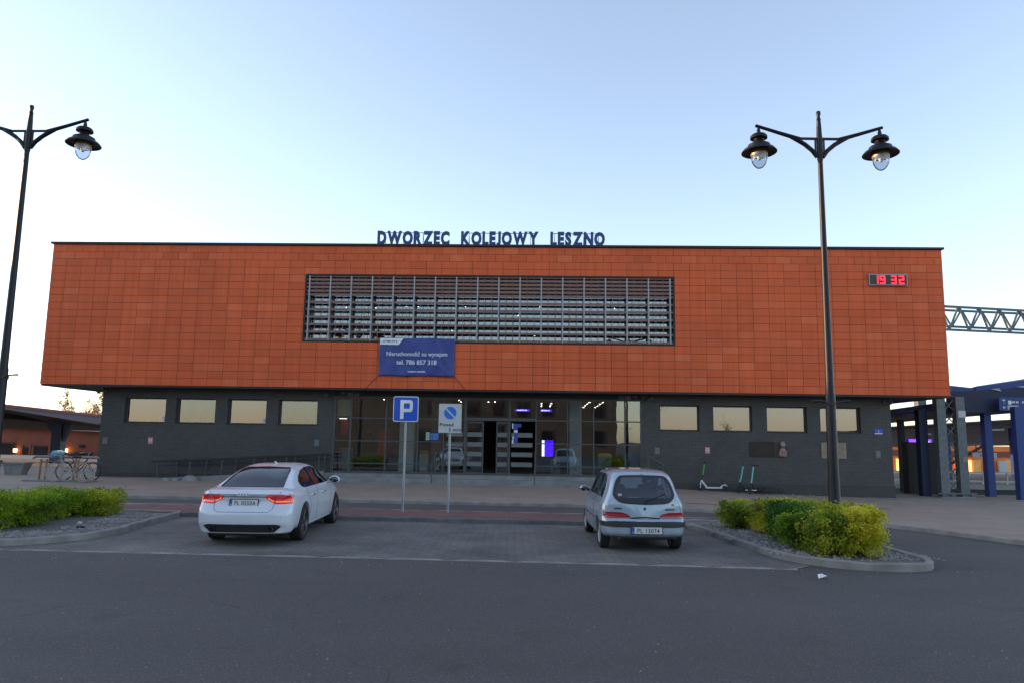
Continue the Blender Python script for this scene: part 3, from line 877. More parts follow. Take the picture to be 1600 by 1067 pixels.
# roof lettering
lt = thing('rooftop_lettering', 'large dark blue capital letters standing on the roof edge above the facade', 'sign', BP(-5.65, .12, Z1 + .035), ANG)
def put_word(word, x0, x1):
    # width of whole word fitted to x0..x1, one mesh per letter
    h = .60
    adv = []
    for ch in word:
        me = text_mesh(ch, 1.0, .060, .01); xs = [v.co.x for v in me.vertices]; adv.append((min(xs), max(xs))); bpy.data.meshes.remove(me)
    tot = sum(b - a for a, b in adv) + .06 * (len(word) - 1)
    sc = (x1 - x0) / tot
    x = x0
    for ch, (a, b) in zip(word, adv):
        me = text_mesh(ch, 1.0, .060, .05)
        zmax = max(v.co.y for v in me.vertices); zmin = min(v.co.y for v in me.vertices)
        T = Matrix.Translation((x, 0, 0)) @ Matrix.Scale(sc, 4, (1, 0, 0)) @ Matrix.Translation((-a, 0, 0))
        mb = MB()
        for v in me.vertices:
            v.co.y = (v.co.y + .04) * .60 / .80
        lo_ = min(v.co.y for v in me.vertices); hi_ = max(v.co.y for v in me.vertices)
        for v in me.vertices: v.co.y = (v.co.y - lo_) * .60 / (hi_ - lo_)
        mb.frommesh(me, T @ FRONT)
        bpy.data.meshes.remove(me)
        mb.build('letter', M['navy'], lt, fix=False)
        x += (b - a + .06) * sc
OFF = -5.65
put_word('DWORZEC', -5.63 - OFF, -2.64 - OFF)
put_word('KOLEJOWY', -2.17 - OFF, 1.02 - OFF)
put_word('LESZNO', 1.5 - OFF, 3.73 - OFF)
mb = MB()
for a, b in ((-5.6, -2.7), (-2.1, .95), (1.5, 3.65)):
    for z in (.04, .54): mb.bar((a - OFF, .06, z), (b - OFF, .06, z), .025)
    for k in range(4):
        x = a + (b - a) * (k + .3) / 3.6 - OFF
        mb.bar((x, .06, 0), (x, .06, .54), .02); mb.bar((x, .06, .5), (x, .5, 0), .02)
mb.build('support_frame', M['alu_dull'], lt)

# clock
ck = thing('digital_clock', 'red digital clock showing 19 32 high on the right of the facade', 'clock', BP(14.17, -.03, 8.12), ANG)
MB().bbox(0, 1.5, -.08, .02, 0, .46, .012).build('housing', M['alu'], ck)
M['clock_face'] = mat('clock_face', (.03, .016, .016), .4, var=.0)
MB().box(.035, 1.465, -.088, -.081, .035, .425).build('display', M['clock_face'], ck)
M['led'] = emit_mat('red_led', (1.0, .015, .03), 1.0)
SEG = {'1': 'bc', '9': 'abcdfg', '3': 'abgcd', '2': 'abged'}
def digit(mb, ch, x, z, w_, h):
    t = .048
    S = {'a': (x, x + w_, z + h - t, z + h), 'd': (x, x + w_, z, z + t), 'g': (x, x + w_, z + h / 2 - t / 2, z + h / 2 + t / 2),
         'b': (x + w_ - t, x + w_, z + h / 2 + .01, z + h), 'c': (x + w_ - t, x + w_, z, z + h / 2 - .01), 'f': (x, x + t, z + h / 2 + .01, z + h), 'e': (x, x + t, z, z + h / 2 - .01)}
    for i, s_ in enumerate(SEG[ch]):
        a, b, c, d = S[s_]; mb.box(a, b, -.096 - .001 * i, -.089, c, d)
for ch, x in (('1', .16), ('9', .42), ('3', .86), ('2', 1.16)):
    mb = MB(); digit(mb, ch, x, .06, .2, .34); mb.build('digit', M['led'], ck)

# banner
bn = thing('rental_banner', 'creased blue banner with white lettering hung below the louvred window', 'banner', BP(-5.32, -.06, 4.30), ANG)
W_, H_ = 3.03, 1.52
mb = MB(); nx, nz = 48, 26
vs = []
def bny(u, v):
    y = .010 * math.sin(u * 9 + v * 5) + .02 * math.sin((u - v * .35) * 23) * (1 - v) * .6
    y += .035 * math.exp(-((u + .55 * v - .95) / .03) ** 2) * (1 - v) + .03 * math.exp(-((u - .13 - .02 * v) / .015) ** 2)
    y += .025 * math.exp(-((u - .72 - .28 * (1 - v)) / .02) ** 2)
    for k in range(5): y += .02 * math.exp(-((u - .2 - .1 * k - .35 * (.35 - v)) / .018) ** 2) * smooth01((.42 - v) * 4)
    return -y
for j in range(nz + 1):
    for i in range(nx + 1):
        u, v = i / nx, j / nz
        vs.append((u * W_ + .012 * math.sin(v * 7), bny(u, v), v * H_ + .012 * math.sin(u * 12) * (1 if v in (0, 1) else 0)))
mb.add(vs, [(j * (nx + 1) + i, j * (nx + 1) + i + 1, (j + 1) * (nx + 1) + i + 1, (j + 1) * (nx + 1) + i) for j in range(nz) for i in range(nx)], True)
o = mb.build('cloth', M['banner'], bn, fix=False)
md = o.modifiers.new('t', 'SOLIDIFY'); md.thickness = .006; md.offset = 1
mb = MB(); mb.prism([(.02, 1.24), (.78, 1.24), (.97, 1.50), (.06, 1.50), (.02, 1.46)], -.058, -.050)
mb.build('logo_panel', M['white'], bn)
mb = MB(); word_marks(mb, .24, .72, -.0595, 1.35, .06, 8)
mb.lathe([(.045, -.002), (.045, .002), (.03, .002), (.03, -.002)], 16, Matrix.Translation((.17, -.062, 1.37)) @ Matrix.Rotation(R_(90), 4, 'X'), close=True)
mb.build('logo_lettering', M['navy'], bn, fix=False)
M['banner_white'] = mat('banner_lettering', (.62, .66, .74), .6, var=.05)
mb = MB(); mb.text('Nieruchomość na wynajem', .235, TM(1.52, -.062, .80), .018, .004, .93, 'CENTER')
mb.text('tel. 786 857 318', .25, TM(1.52, -.062, .46), .026, .004, .98, 'CENTER')
word_marks(mb, 1.15, 1.9, -.060, .15, .06, 4)
mb.build('lettering', M['banner_white'], bn, fix=False)
mb = MB(); mb.tube([(.0, .02, .02), (-.3, .03, -.28), (-.55, .04, -.56)], .009, 6); mb.tube([(W_, .02, .02), (W_ + .25, .03, -.27), (W_ + .5, .04, -.56)], .009, 6)
mb.build('cord', M['black'], bn)

# floodlights / cameras under the soffit
def floodlight(s, lab, flip=1):
    t = thing('floodlight', lab, 'floodlight', BP(s, .97, 3.60), ANG, 'floodlights under the soffit')
    mb = MB(); mb.box(-.04, .04, -.05, .03, -.05, .05); mb.bar((0, -.02, 0), (-.10 * flip, -.22, -.02), .03); mb.build('bracket', M['alu_dull'], t)
    mb = MB(); Mx = Matrix.Translation((-.14 * flip, -.28, -.03)) @ Matrix.Rotation(R_(-35), 4, 'X') @ Matrix.Rotation(R_(20 * flip), 4, 'Y')
    mb.lathe([(0, .10), (.05, .10), (.075, .05), (.085, -.06), (.07, -.065), (.0, -.06)], 14, Mx)
    mb.build('housing', M['lamp_brown'] if 0 else M['alu_dull'], t)
floodlight(-17.0, 'small grey floodlight at the far left corner of the brick wall under the soffit')
floodlight(-7.75, 'small grey floodlight under the soffit left of the entrance glass', -1)
floodlight(5.72, 'small grey floodlight under the soffit right of the entrance glass')
floodlight(15.0, 'small grey floodlight at the far right corner of the brick wall under the soffit', -1)

# things fixed to the brick wall
def wall_plate(nm, s, z, w_, h, m, lab, cat, group=None, d=.02):
    t = thing(nm, lab, cat, BP(s, 1.0, z), ANG, group)
    MB().bbox(-w_ / 2, w_ / 2, -d, -.001, -h / 2, h / 2, .004).build('plate', m, t)
    return t
M['plate_grey'] = mat('grey_plate', (.13, .15, .16), .5, .2)
for s, z, lab in ((-16.86, 1.55, 'small grey metal plate on the brick below and left of the first window'), (-8.0, 1.6, 'small grey metal plate on brick just left of the entrance glass'), (5.9, 1.5, 'small grey metal plate on brick just right of the entrance glass'), (14.68, 1.5, 'small grey metal plate near the right corner under the blue number')):
    t = wall_plate('utility_plate', s, z, .2, .27, M['plate_grey'], lab, 'wall plate', 'grey plates on the brick wall')
    MB().box(-.05, .05, -.03, -.0205, -.08, .07).build('lock_box', M['alu_dull'], t)
M['pink'] = mat('pink_sheet', (.55, .22, .26), .6, var=.05)
M['red'] = mat('red_paint', (.45, .03, .03), .5)
for s, z, lab in ((-14.95, 1.58, 'small pink and white notice on the brick under the first window'), (7.92, 1.55, 'small pink notice on the brick above the white and green scooter')):
    t = wall_plate('notice', s, z, .2, .26, M['pink'], lab, 'notice', 'pink notices on the brick wall', .012)
    mb = MB(); mb.lathe([(.065, -.002), (.065, .002), (.048, .002), (.048, -.002)], 16, Matrix.Translation((0, -.015, .02)) @ Matrix.Rotation(R_(90), 4, 'X'), close=True)
    mb.bar((-.04, -.015, .06), (.04, -.015, -.02), .004, .014); mb.build('symbol', M['paper'], t)
t = wall_plate('house_number_sign', 14.74, 2.4, .33, .21, M['blue_sign'], 'blue house number sign with a white 1 near the right end of the brick wall', 'sign')
MB().text('1', .13, TM(0, -.024, -.035), .02, .004, 1, 'CENTER').build('number', M['white'], t, fix=False)
MB().box(-.15, .15, -.026, -.0205, -.095, -.06).build('white_strip', M['white'], t)
M['plaque_dark'] = mat('dark_bronze', (.030, .02, .018), .45, .4, var=.3)
t = wall_plate('memorial_plaque', 10.1, 1.63, .98, .60, M['plaque_dark'], 'large dark bronze memorial plaque with raised lines beside the small portrait bust', 'plaque', None, .04)
mb = MB()
for k in range(5): mb.box(-.3 + .03 * (k % 2), .3 - .04 * (k % 3), -.046, -.0405, .17 - k * .09, .20 - k * .09)
mb.build('lettering', M['lamp_brown'], t)
M['stone_pink'] = mat('pinkish_stone', (.24, .14, .11), .6, var=.25, scale=12)
M['bust'] = mat('bust_metal', (.36, .25, .22), .45, .3, var=.2, scale=10)
t = thing('portrait_bust', 'small pinkish portrait bust on a stone bracket, fixed to the brick beside the dark plaque', 'bust', BP(10.88, .99, 1.35), ANG)
MB().bbox(-.15, .15, -.16, -.001, 0, .23, .015).build('bracket', M['stone_pink'], t)
bm = bmesh.new(); bmesh.ops.create_uvsphere(bm, u_segments=18, v_segments=12, radius=1)
for v in bm.verts:
    x, y, z = v.co
    k = 1 - .22 * smooth01((-z - .1) * 1.5)
    v.co = Vector((x * .112 * k, y * .13 * k - (.02 if (y < -.7 and abs(z + .05) < .25) else 0), z * .15)) + Vector((0, -.13, .46))
mb = MB(); mb.frombm(bm, True)
mb.lathe([(.05, 0), (.055, .06), (.05, .12)], 12, Matrix.Translation((0, -.12, .27)))
mb.build('head', M['bust'], t)
MB().lathe([(.11, 0), (.12, .03), (.09, .07), (.06, .10)], 16, Matrix.Translation((0, -.09, .23)) @ Matrix.Scale(.55, 4, (0, 1, 0))).build('shoulders', M['bust'], t)
M['sandstone'] = mat('sandstone', (.27, .22, .16), .8, var=.2, scale=14)
t = wall_plate('stone_plaque', 12.93, 1.62, .98, .62, M['sandstone'], 'pale sandstone memorial plaque with engraved text, half hidden by the lamp pole', 'plaque', None, .04)
mb = MB()
for c in (-.24, .24):
    for k in range(9): mb.box(c - .17 + .02 * (k % 3), c + .17 - .025 * (k % 2), -.0425, -.0402, .24 - k * .055, .26 - k * .055)
mb.build('engraved_lines', M['stone_pink'], t)

# things in the hall
def in_hall(nm, lab, cat, s, d, z=.42, group=None): return thing(nm, lab, cat, BP(s, d, z), ANG, group)
M['screen_blue'] = emit_mat('screen_blue', (.03, .0, 1.0), 1.1)
M['screen_white'] = emit_mat('screen_white', (.75, .8, 1.0), .7)
t = in_hall('information_screen', 'tall glowing deep blue information screen standing in the hall', 'screen', 1.50, 2.6)
MB().bbox(-.26, .26, -.02, .08, .72, 1.46, .01).build('housing', M['black'], t)
MB().box(-.12, .24, -.028, -.021, .75, 1.43).build('display', M['screen_blue'], t)
MB().box(-.24, -.13, -.028, -.021, .75, 1.43).build('white_strip', M['screen_white'], t)
MB().box(-.05, .05, .0, .06, 0, .72).build('stand', M['dark_metal'], t)
t = in_hall('litter_bin', 'grey metal litter bin in the hall below the blue screen', 'bin', 1.82, 2.0)
MB().bbox(-.19, .19, -.15, .15, 0, .66, .01).build('body', M['alu_dull'], t); MB().box(-.12, .12, -.158, -.151, .48, .58).build('slot', M['black'], t)
for s, w_, lab in ((.42, .62, 'narrow purple-blue departure display hanging above the entrance doors'), (1.42, .5, 'shorter purple-blue departure display hanging right of the doors')):
    t = in_hall('departure_display', lab, 'screen', s, 1.9, 3.03, 'departure displays in the hall')
    MB().box(-w_ / 2, w_ / 2, 0, .1, 0, .12).build('housing', M['black'], t)
    MB().box(-w_ / 2 + .01, w_ / 2 - .01, -.008, -.001, .01, .11).build('display', emit_mat('purple_display', (.10, .03, .7), .4), t)
    word_marks(MB(), -w_ * .4, w_ * .32, -.010, .04, .05, int(s * 10)).build('lettering', M['screen_white'], t, fix=False)
    MB().bar((0, .05, .12), (0, .05, .5), .03).build('hanger', M['dark_metal'], t)
def wheelie(s, d, z, lidm, bodym, lab):
    t = thing('recycling_bin', lab, 'bin', BP(s, d, z), ANG, 'recycling bins behind the glass')
    mb = MB(); w0, w1, h = .22, .28, .80
    mb.add([(-w0, -w0, 0), (w0, -w0, 0), (w0, w0, 0), (-w0, w0, 0), (-w1, -w1, h), (w1, -w1, h), (w1, w1, h), (-w1, w1, h)], [(3, 2, 1, 0), (4, 5, 6, 7), (0, 1, 5, 4), (1, 2, 6, 5), (2, 3, 7, 6), (3, 0, 4, 7)])
    mb.build('body', bodym, t)
    mb = MB(); mb.prism([(-.3, .80), (.3, .80), (.3, .86), (.18, .94), (-.18, .94), (-.3, .86)], -.31, .31); mb.build('lid', lidm, t)
M['yellow'] = mat('yellow_plastic', (.42, .33, .03), .5); M['green_grey'] = mat('green_grey_plastic', (.12, .16, .12), .6); M['bin_blue'] = mat('blue_plastic', (.03, .10, .17), .5)
wheelie(3.85, 1.75, .42, M['yellow'], M['green_grey'], 'grey-green waste bin with a yellow lid behind the hall glass')
wheelie(4.95, 1.75, .42, M['bin_blue'], M['bin_blue'], 'blue waste bin behind the right end of the hall glass')
t = in_hall('ticket_machine', 'beige rounded ticket machine standing behind the glass left of the doors', 'machine', -3.62, 1.45)
M['beige'] = mat('beige_plastic', (.42, .29, .19), .5, var=.15); M['orange_wood'] = mat('orange_wood', (.30, .15, .05), .6, var=.2)
mb = MB(); mb.bbox(-.19, .19, -.12, .15, 0, .82, .05); mb.build('body', M['beige'], t); MB().bbox(-.13, .13, -.14, -.121, .1, .42, .003).build('panel', M['column'], t)
mb = MB(); mb.lathe([(0, 0), (.16, 0), (.2, .06), (.18, .14), (.0, .15)], 14, Matrix.Translation((0, .02, .80))); mb.build('head', M['orange_wood'], t)
t = in_hall('display_stand', 'small orange wooden display stand with white papers behind the glass', 'stand', -3.05, 1.35)
mb = MB()
for x in (-.13, .13): mb.box(x - .02, x + .02, 0, .04, 0, .62)
for z in (.12, .35, .6): mb.box(-.109, .109, 0, .04, z, z + .03)
mb.build('frame', M['orange_wood'], t); MB().box(-.08, .08, -.01, -.002, .16, .33).build('paper', M['paper'], t)
t = in_hall('shop_poster', 'deep pink poster hanging behind the leftmost hall pane', 'poster', -7.02, 1.6, 1.95)
MB().box(-.17, .15, 0, .02, 0, .62).build('sheet', mat('deep_pink', (.42, .03, .07), .6), t)
t = in_hall('shop_counter', 'pale yellowish shop counter front behind the leftmost hall pane', 'counter', -7.0, 1.7)
MB().bbox(-.3, .25, 0, .4, 0, 1.0, .02).build('body', mat('pale_yellowish', (.20, .20, .14), .6, var=.2), t)
t = in_hall('hanging_board', 'pale square hanging panel at the top of the leftmost hall pane', 'panel', -7.0, 1.35, 2.72)
MB().bbox(-.30, .30, 0, .03, 0, .7, .01).build('sheet', mat('pale_cream', (.48, .42, .30), .7), t); MB().box(-.2, .12, .0, .02, -.12, -.08).build('light_tube', emit_mat('tube_glow', (1, .95, .85), .9), t)
cloth_cols = [((.5, .05, .03), -5.6, .16), ((.30, .04, .05), -5.4, .1), ((.10, .05, .09), -5.05, .25), ((.13, .08, .12), -4.9, .2), ((.05, .05, .07), -6.25, .22), ((.20, .13, .13), -3.75, .14)]
for i, (c, s, w_) in enumerate(cloth_cols):
    t = in_hall('hanging_garment', ['bright red dress hanging in the shop window', 'dark red coat hanging beside the bright red dress', 'dull purple garment left of the white column', 'greyish purple garment nearest the white column', 'black square garment display behind the second pane', 'dusty pink garment right of the white column'][i], 'clothing', s, 2.4 + .1 * i, 1.0 if i != 4 else 1.65, 'clothes hanging in the shop')
    mb = MB(); h = 1.15 if i != 4 else .42; vs = []
    for k in range(13):
        u = k / 12 - .5; y = .035 * math.sin(k * 1.9)
        vs += [(u * w_ * 2.2, y, 0), (u * w_ * 1.7, y * .8, h * .55), (u * w_ * 1.2, y * .3, h)]
    mb.add(vs, [(3 * k + j, 3 * k + 3 + j, 3 * k + 4 + j, 3 * k + 1 + j) for k in range(12) for j in range(2)], True)
    o = mb.build('cloth', mat('garment_%d' % i, c, .9, stretch=(9, 9, 1), scale=3, var=.35), t, fix=False)
    md = o.modifiers.new('s', 'SOLIDIFY'); md.thickness = .02
    MB().tube([(-.15, 0, h), (0, 0, h + .09), (.15, 0, h)], .008, 6).build('hanger', M['alu'], t)
t = thing('door_notice_board', 'pale green and blue notice board fixed to the glass beside the no-stopping sign', 'notice board', BP(-3.5, 1.0, 1.78), ANG)
MB().box(0, .15, -.02, .01, 0, .33).build('green_sheet', mat('pale_green', (.30, .38, .30), .6), t); MB().box(.18, .52, -.02, .01, .02, .28).build('blue_sheet', mat('map_blue', (.06, .16, .42), .6, var=.4, scale=9), t)
# ------------------------------------------------------------------ street lamps
M['lamp_glass'] = glass('lamp_glass', (.80, .84, .88), .12)
M['lamp_inner'] = mat('lamp_reflector', (.34, .27, .18), .4, .3)
def lamp_arm(sg):
    mb = MB()
    # flat swept arm plate: from the pole out and up to the tip
    top = [(0.03, 7.63), (.42, 7.64), (1.20, 8.12), (1.27, 8.15)]
    bot = [(1.27, 8.09), (1.20, 8.06), (.42, 7.55), (.10, 7.18), (.03, 7.05)]
    bt = .028
    mb.bar((sg * .03, 0, 7.93), (sg * .44, 0, 7.93), .035, .045)
    mb.tube([(sg * .40, 0, 7.92), (sg * .80, 0, 8.04), (sg * 1.28, 0, 8.19)], [.045, .038, .032], 8)
    mb.tube([(sg * .05, 0, 7.55), (sg * .15, 0, 7.68), (sg * .30, 0, 7.81), (sg * .48, 0, 7.92), (sg * .62, 0, 7.98)], [.05, .045, .045, .045, .03], 8)
    mb.bar((sg * .085, 0, 7.62), (sg * .085, 0, 7.91), .03, .03)
    return mb
def lantern(parent, sg):
    x = sg * 1.22
    ln = MB()
    Mx = Matrix.Translation((x, 0, 7.495))
    ln.lathe([(.0, .68), (.022, .68), (.022, .64), (.035, .60), (.045, .50), (.03, .47)], 16, Mx)
    o = ln.build('hanger', M['lamp_black'], parent)
    cap = MB()
    cap.lathe([(0, 0.524), (0.05, 0.524), (0.13, 0.504), (0.165, 0.468), (0.168, 0.42), (0.14, 0.408), (0.1, 0.408), (0.095, 0.38), (0.085, 0.372), (0.095, 0.332), (0.15, 0.32), (0.215, 0.284), (0.225, 0.244), (0.225, 0.22), (0.3, 0.19), (0.345, 0.135), (0.345, 0.125), (0.3, 0.15), (0.2, 0.17), (0.17, 0.17), (0.165, 0.19), (0, 0.22)], 32, Mx)
    c = cap.build('lamp_shade', M['lamp_black'], parent)
    inn = MB(); inn.lathe([(0, .19), (.15, .185), (.165, .12), (.163, .07), (.155, .05), (.15, .07), (.14, .12), (.0, .14)], 24, Mx)
    inn.build('reflector', M['lamp_inner'], parent)
    bl = MB(); bl.lathe([(.158, .07), (.157, .0), (.145, -.07), (.11, -.14), (.06, -.19), (.02, -.205), (.001, -.207)], 24, Mx)
    bl.build('globe', M['lamp_glass'], parent)
    bulb = MB(); bulb.lathe([(0, .12), (.04, .12), (.05, .03), (.03, -.03), (0, -.04)], 12, Mx); bulb.build('bulb', M['white'], parent)
def make_lamp():
    t = thing('street_lamp', '', 'street lamp', (0, 0, 0), 0, 'black double-armed street lamps')
    p = MB()
    p.lathe([(0, -.1), (.16, -.1), (.16, .02), (.13, .08), (.125, .5), (.11, .56), (.105, 1.2), (.098, 1.25), (.092, 2.8), (.078, 2.85), (.062, 5.0), (.047, 7.45), (.058, 7.50), (.058, 7.96), (.054, 8.0), (.05, 8.12), (.05, 8.14), (.040, 8.32), (.046, 8.33), (.036, 8.36), (.03, 8.40), (.043, 8.44), (.046, 8.475), (.036, 8.51), (.0, 8.525)], 20)
    p.build('pole', M['lamp_black'], t)
    for sg in (-1, 1):
        lamp_arm(sg).build('arm', M['lamp_black'], t)
        lantern(t, sg)
    c = MB(); c.lathe([(.085, 2.60), (.11, 2.60), (.11, 2.66), (.085, 2.66)], 16, close=True)
    c.tube([(-.08, -.06, 2.63), (-.2, -.06, 2.68), (-.38, -.06, 2.66)], [.022, .016, .02], 8); c.tube([(.08, -.06, 2.63), (.2, -.06, 2.67), (.36, -.06, 2.68)], [.022, .016, .02], 8)
    c.build('flag_bracket', M['lamp_brown'], t)
    return t
lampR = make_lamp(); lampR.location = (6.12, 14.0, 0); lampR['label'] = 'tall black double lamp rising out of the yellow shrubs on the right'
lampL = copy_tree(lampR); lampL.location = (-10.47, 15.0, .33); lampL.rotation_euler = (0, 0, R_(-2)); lampL['label'] = 'tall black double lamp at the left edge of the picture beside the left hedge'

# ------------------------------------------------------------------ signs
def post(h): return MB().tube([(0, 0, -.05), (0, 0, h)], .03, 12)
s1 = thing('parking_sign', 'square blue parking sign with a white P on a thin grey post', 'road sign', (-2.56, 17.9, .1))
post(2.72).build('post', M['grey_post'], s1)
def rrect(w_, h, r, n=5, cx=0, cz=0):
    out = []
    for (sx, sz, a0) in ((1, 1, 0), (-1, 1, 90), (-1, -1, 180), (1, -1, 270)):
        for k in range(n + 1):
            a = R_(a0 + 90 * k / n)
            out.append((cx + sx * (w_ / 2 - r) + r * math.cos(a), cz + sz * (h / 2 - r) + r * math.sin(a)))
    return out
Z = 2.45
MB().prism(rrect(.62, .62, .05, 5, 0, Z), -.058, -.034).build('back_plate', M['alu'], s1)
MB().prism(rrect(.61, .61, .05, 5, 0, Z), -.0625, -.0585).build('border', M['white'], s1)
MB().prism(rrect(.575, .575, .04, 5, 0, Z), -.066, -.063).build('blue_face', M['blue_sign'], s1)
mb = MB()
def pshape():
    o_ = [(-.13, -.23), (-.05, -.23), (-.05, -.06), (.05, -.06)]
    for k in range(9):
        a = R_(-90 + 180 * k / 8); rx = .125 if abs(a) < 1.2 else .12
        o_.append((.04 + .13 * math.cos(a), .085 + .145 * math.sin(a)))
    o_ += [(-.13, .23)]
    return o_
mb.box(-.135, -.05, -.0695, -.0665, Z - .24, Z + .22)
mb.box(-.0495, .09, -.0695, -.0665, Z + .14, Z + .22); mb.box(-.0495, .09, -.0695, -.0665, Z - .07, Z + .01)
ring = []
for k in range(9):
    a = R_(-90 + 180 * k / 8)
    ring.append(((.09 + .06 * math.cos(a), Z + .075 + .145 * math.sin(a)), (.09 + .0 * math.cos(a) , Z + .075 + .065 * math.sin(a))))
# right bowl of the P with an almost square inside
ring = []
for k in range(13):
    a = -90 + 180 * k / 12
    c_, s_ = math.cos(R_(a)), math.sin(R_(a))
    sq = lambda v, p: math.copysign(abs(v) ** p, v)
    ring.append(((.085 + .085 * sq(c_, .6), Z + .075 + .145 * sq(s_, .6)), (.085 + .012 * sq(c_, .4), Z + .075 + .065 * sq(s_, .4))))
for (o1, i1), (o2, i2) in zip(ring[:-1], ring[1:]):
    mb.prism([o1, o2, i2, i1], -.0697, -.0668)
mb.build('letter_p', M['white'], s1)
MB().box(-.05, .05, -.033, -.005, Z - .2, Z - .14).box(-.05, .05, -.033, -.005, Z + .14, Z + .2).build('clamp', M['alu_dull'], s1)

s2 = thing('stopping_limit_sign', 'white rectangular no-stopping supplement sign reading Ponad 5 min. on a grey post', 'road sign', (-1.47, 17.82, .1), R_(1.5))
post(2.55).build('post', M['grey_post'], s2)
Z = 2.24; W2, H2 = .56, .71
sp_ = MB().prism(rrect(W2, H2, .02, 3, 0, Z), -.058, -.034).build('back_plate', M['alu_dull'], s2)
M['sign_white'] = mat('sign_white', (.50, .52, .52), .45, var=.04)
MB().prism(rrect(W2 - .015, H2 - .015, .02, 3, 0, Z), -.063, -.0585).build('white_face', M['sign_white'], s2)
M['sign_midblue'] = mat('sign_mid_blue', (.02, .16, .60), .4, var=.04)
c0 = (.0, Z + .13)
mb = MB()
for r, m_, nm, y0, y1 in ((.165, M['sign_white'], 'ring', -.0655, -.0633), (.15, M['sign_midblue'], 'blue_disc', -.068, -.0658)):
    MB().prism([(c0[0] + r * math.cos(2 * math.pi * k / 32), c0[1] + r * math.sin(2 * math.pi * k / 32)) for k in range(32)], y0, y1).build(nm, m_, s2)
MB().bar((c0[0] - .108, -.0695, c0[1] + .108), (c0[0] + .108, -.0695, c0[1] - .108), .002, .035).build('diagonal_bar', M['sign_white'], s2)
mb = MB(); mb.text('Ponad', .115, TM(-.25, -.0645, Z - .19), .02, .004, 1.05, 'LEFT', 1.15); mb.text('5 min.', .115, TM(-.03, -.0645, Z - .31), .02, .004, 1.0, 'LEFT', 1.15)
mb.build('lettering', M['black'], s2, fix=False)

# ------------------------------------------------------------------ scooters
M['teal'] = mat('teal_paint', (.12, .50, .46), .4); M['green'] = mat('green_paint', (.06, .32, .05), .4); M['scoot_white'] = mat('scooter_white', (.55, .57, .56), .4); M['scoot_black'] = mat('scooter_black', (.012, .012, .014), .5)
def scooter(stemm, deckm, loc, rz, lab, stem_top=None, lean=8, deck_w=.16):
    """deck along +X, steering stem at x=0"""
    t = thing('electric_scooter', lab, 'scooter', loc, rz, 'electric scooters parked along the brick wall')
    for nm, x in (('wheel', -.05), ('wheel', .88)):
        w = MB(); w.lathe([(.075, -.022), (.10, -.024), (.115, -.01), (.115, .01), (.10, .024), (.075, .022)], 20, Matrix.Translation((x, 0, .115)) @ Matrix.Rotation(R_(90), 4, 'X'), close=True)
        wh = w.build(nm, M['scoot_black'], t)
        MB().lathe([(.0, -.02), (.073, -.015), (.073, .015), (0, .02)], 14, Matrix.Translation((x, 0, .115)) @ Matrix.Rotation(R_(90), 4, 'X')).build('rim', M['scoot_black'], wh)
    MB().bbox(.16, .80, -deck_w / 2, deck_w / 2, .10, .155, .012).build('deck', deckm, t)
    mb = MB(); mb.tube([(.0, 0, .42), (.05, 0, .34), (.20, 0, .15)], [.035, .04, .035], 8); mb.tube([(.74, 0, .15), (.82, 0, .21), (.93, 0, .25), (1.0, 0, .2)], [.022, .03, .028, .015], 8)
    mb.build('frame', deckm, t)
    mb = MB(); mb.tube([(-.05, .05, .115), (-.03, .05, .28), (0, 0, .40)], .016, 6); mb.tube([(-.05, -.05, .115), (-.03, -.05, .28), (0, 0, .40)], .016, 6)
    mb.build('fork', deckm if deckm != M['green'] else M['scoot_white'], t)
    MB().tube([(0, 0, .40), (.06, 0, .62)], [.03, .026], 10).build('lower_stem', M['scoot_black'] if stem_top else stemm, t)
    MB().tube([(.06, 0, .62), (.14, 0, 1.04)], .028, 10).build('stem', stemm, t)
    mb = MB(); mb.tube([(.16, -.27, 1.10), (.15, -.12, 1.10), (.15, .12, 1.10), (.16, .27, 1.10)], .014, 8); mb.tube([(.135, 0, 1.02), (.15, 0, 1.12)], .022, 8); mb.tube([(.16, -.14, 1.08), (.12, -.24, 1.06)], .007, 6)
    mb.build('handlebar', M['scoot_black'], t)
    MB().tube([(.3, .05, .1), (.36, .16, 0)], .01, 6).build('kickstand', M['scoot_black'], t)
    return t
def onG(x, y): return gz(x, y) + .087
p = BP(7.55, .55, 0); scooter(M['green'], M['scoot_white'], (p.x, p.y, onG(p.x, p.y)), R_(-4), 'white electric scooter with a green stem under the pink notice', True)
p = BP(9.0, .35, 0); a = scooter(M['teal'], M['scoot_black'], (p.x, p.y, onG(p.x, p.y)), R_(-20), 'left one of the two teal-stemmed scooters, by the wall')
MB().box(.2, .62, -.09, -.081, .11, .15).build('white_label', M['scoot_white'], a)
p = BP(9.38, .15, 0); scooter(M['teal'], M['scoot_black'], (p.x, p.y, onG(p.x, p.y)), R_(25), 'right one of the two teal-stemmed scooters, nearer the camera')
# black one lying at the wall
t = thing('electric_scooter', 'black electric scooter lying flat against the brick plinth behind the teal ones', 'scooter', tuple(Vector((BP(9.7, .5, 0).x, BP(9.7, .5, 0).y, onG(9.7, 28)))), ANG, 'electric scooters parked along the brick wall')
MB().bbox(0, .75, -.08, .0, .06, .28, .02).build('deck', M['scoot_black'], t)
for x in (-.1, .9): MB().lathe([(.07, -.022), (.105, -.02), (.115, 0), (.105, .02), (.07, .022)], 20, Matrix.Translation((x, -.05, .14)) @ Matrix.Rotation(R_(90), 4, 'X'), close=True).build('wheel', M['scoot_black'], t)
MB().tube([(-.1, -.05, .14), (-.25, .05, .2), (-.9, .1, .1)], .02, 8).build('stem', M['scoot_black'], t)

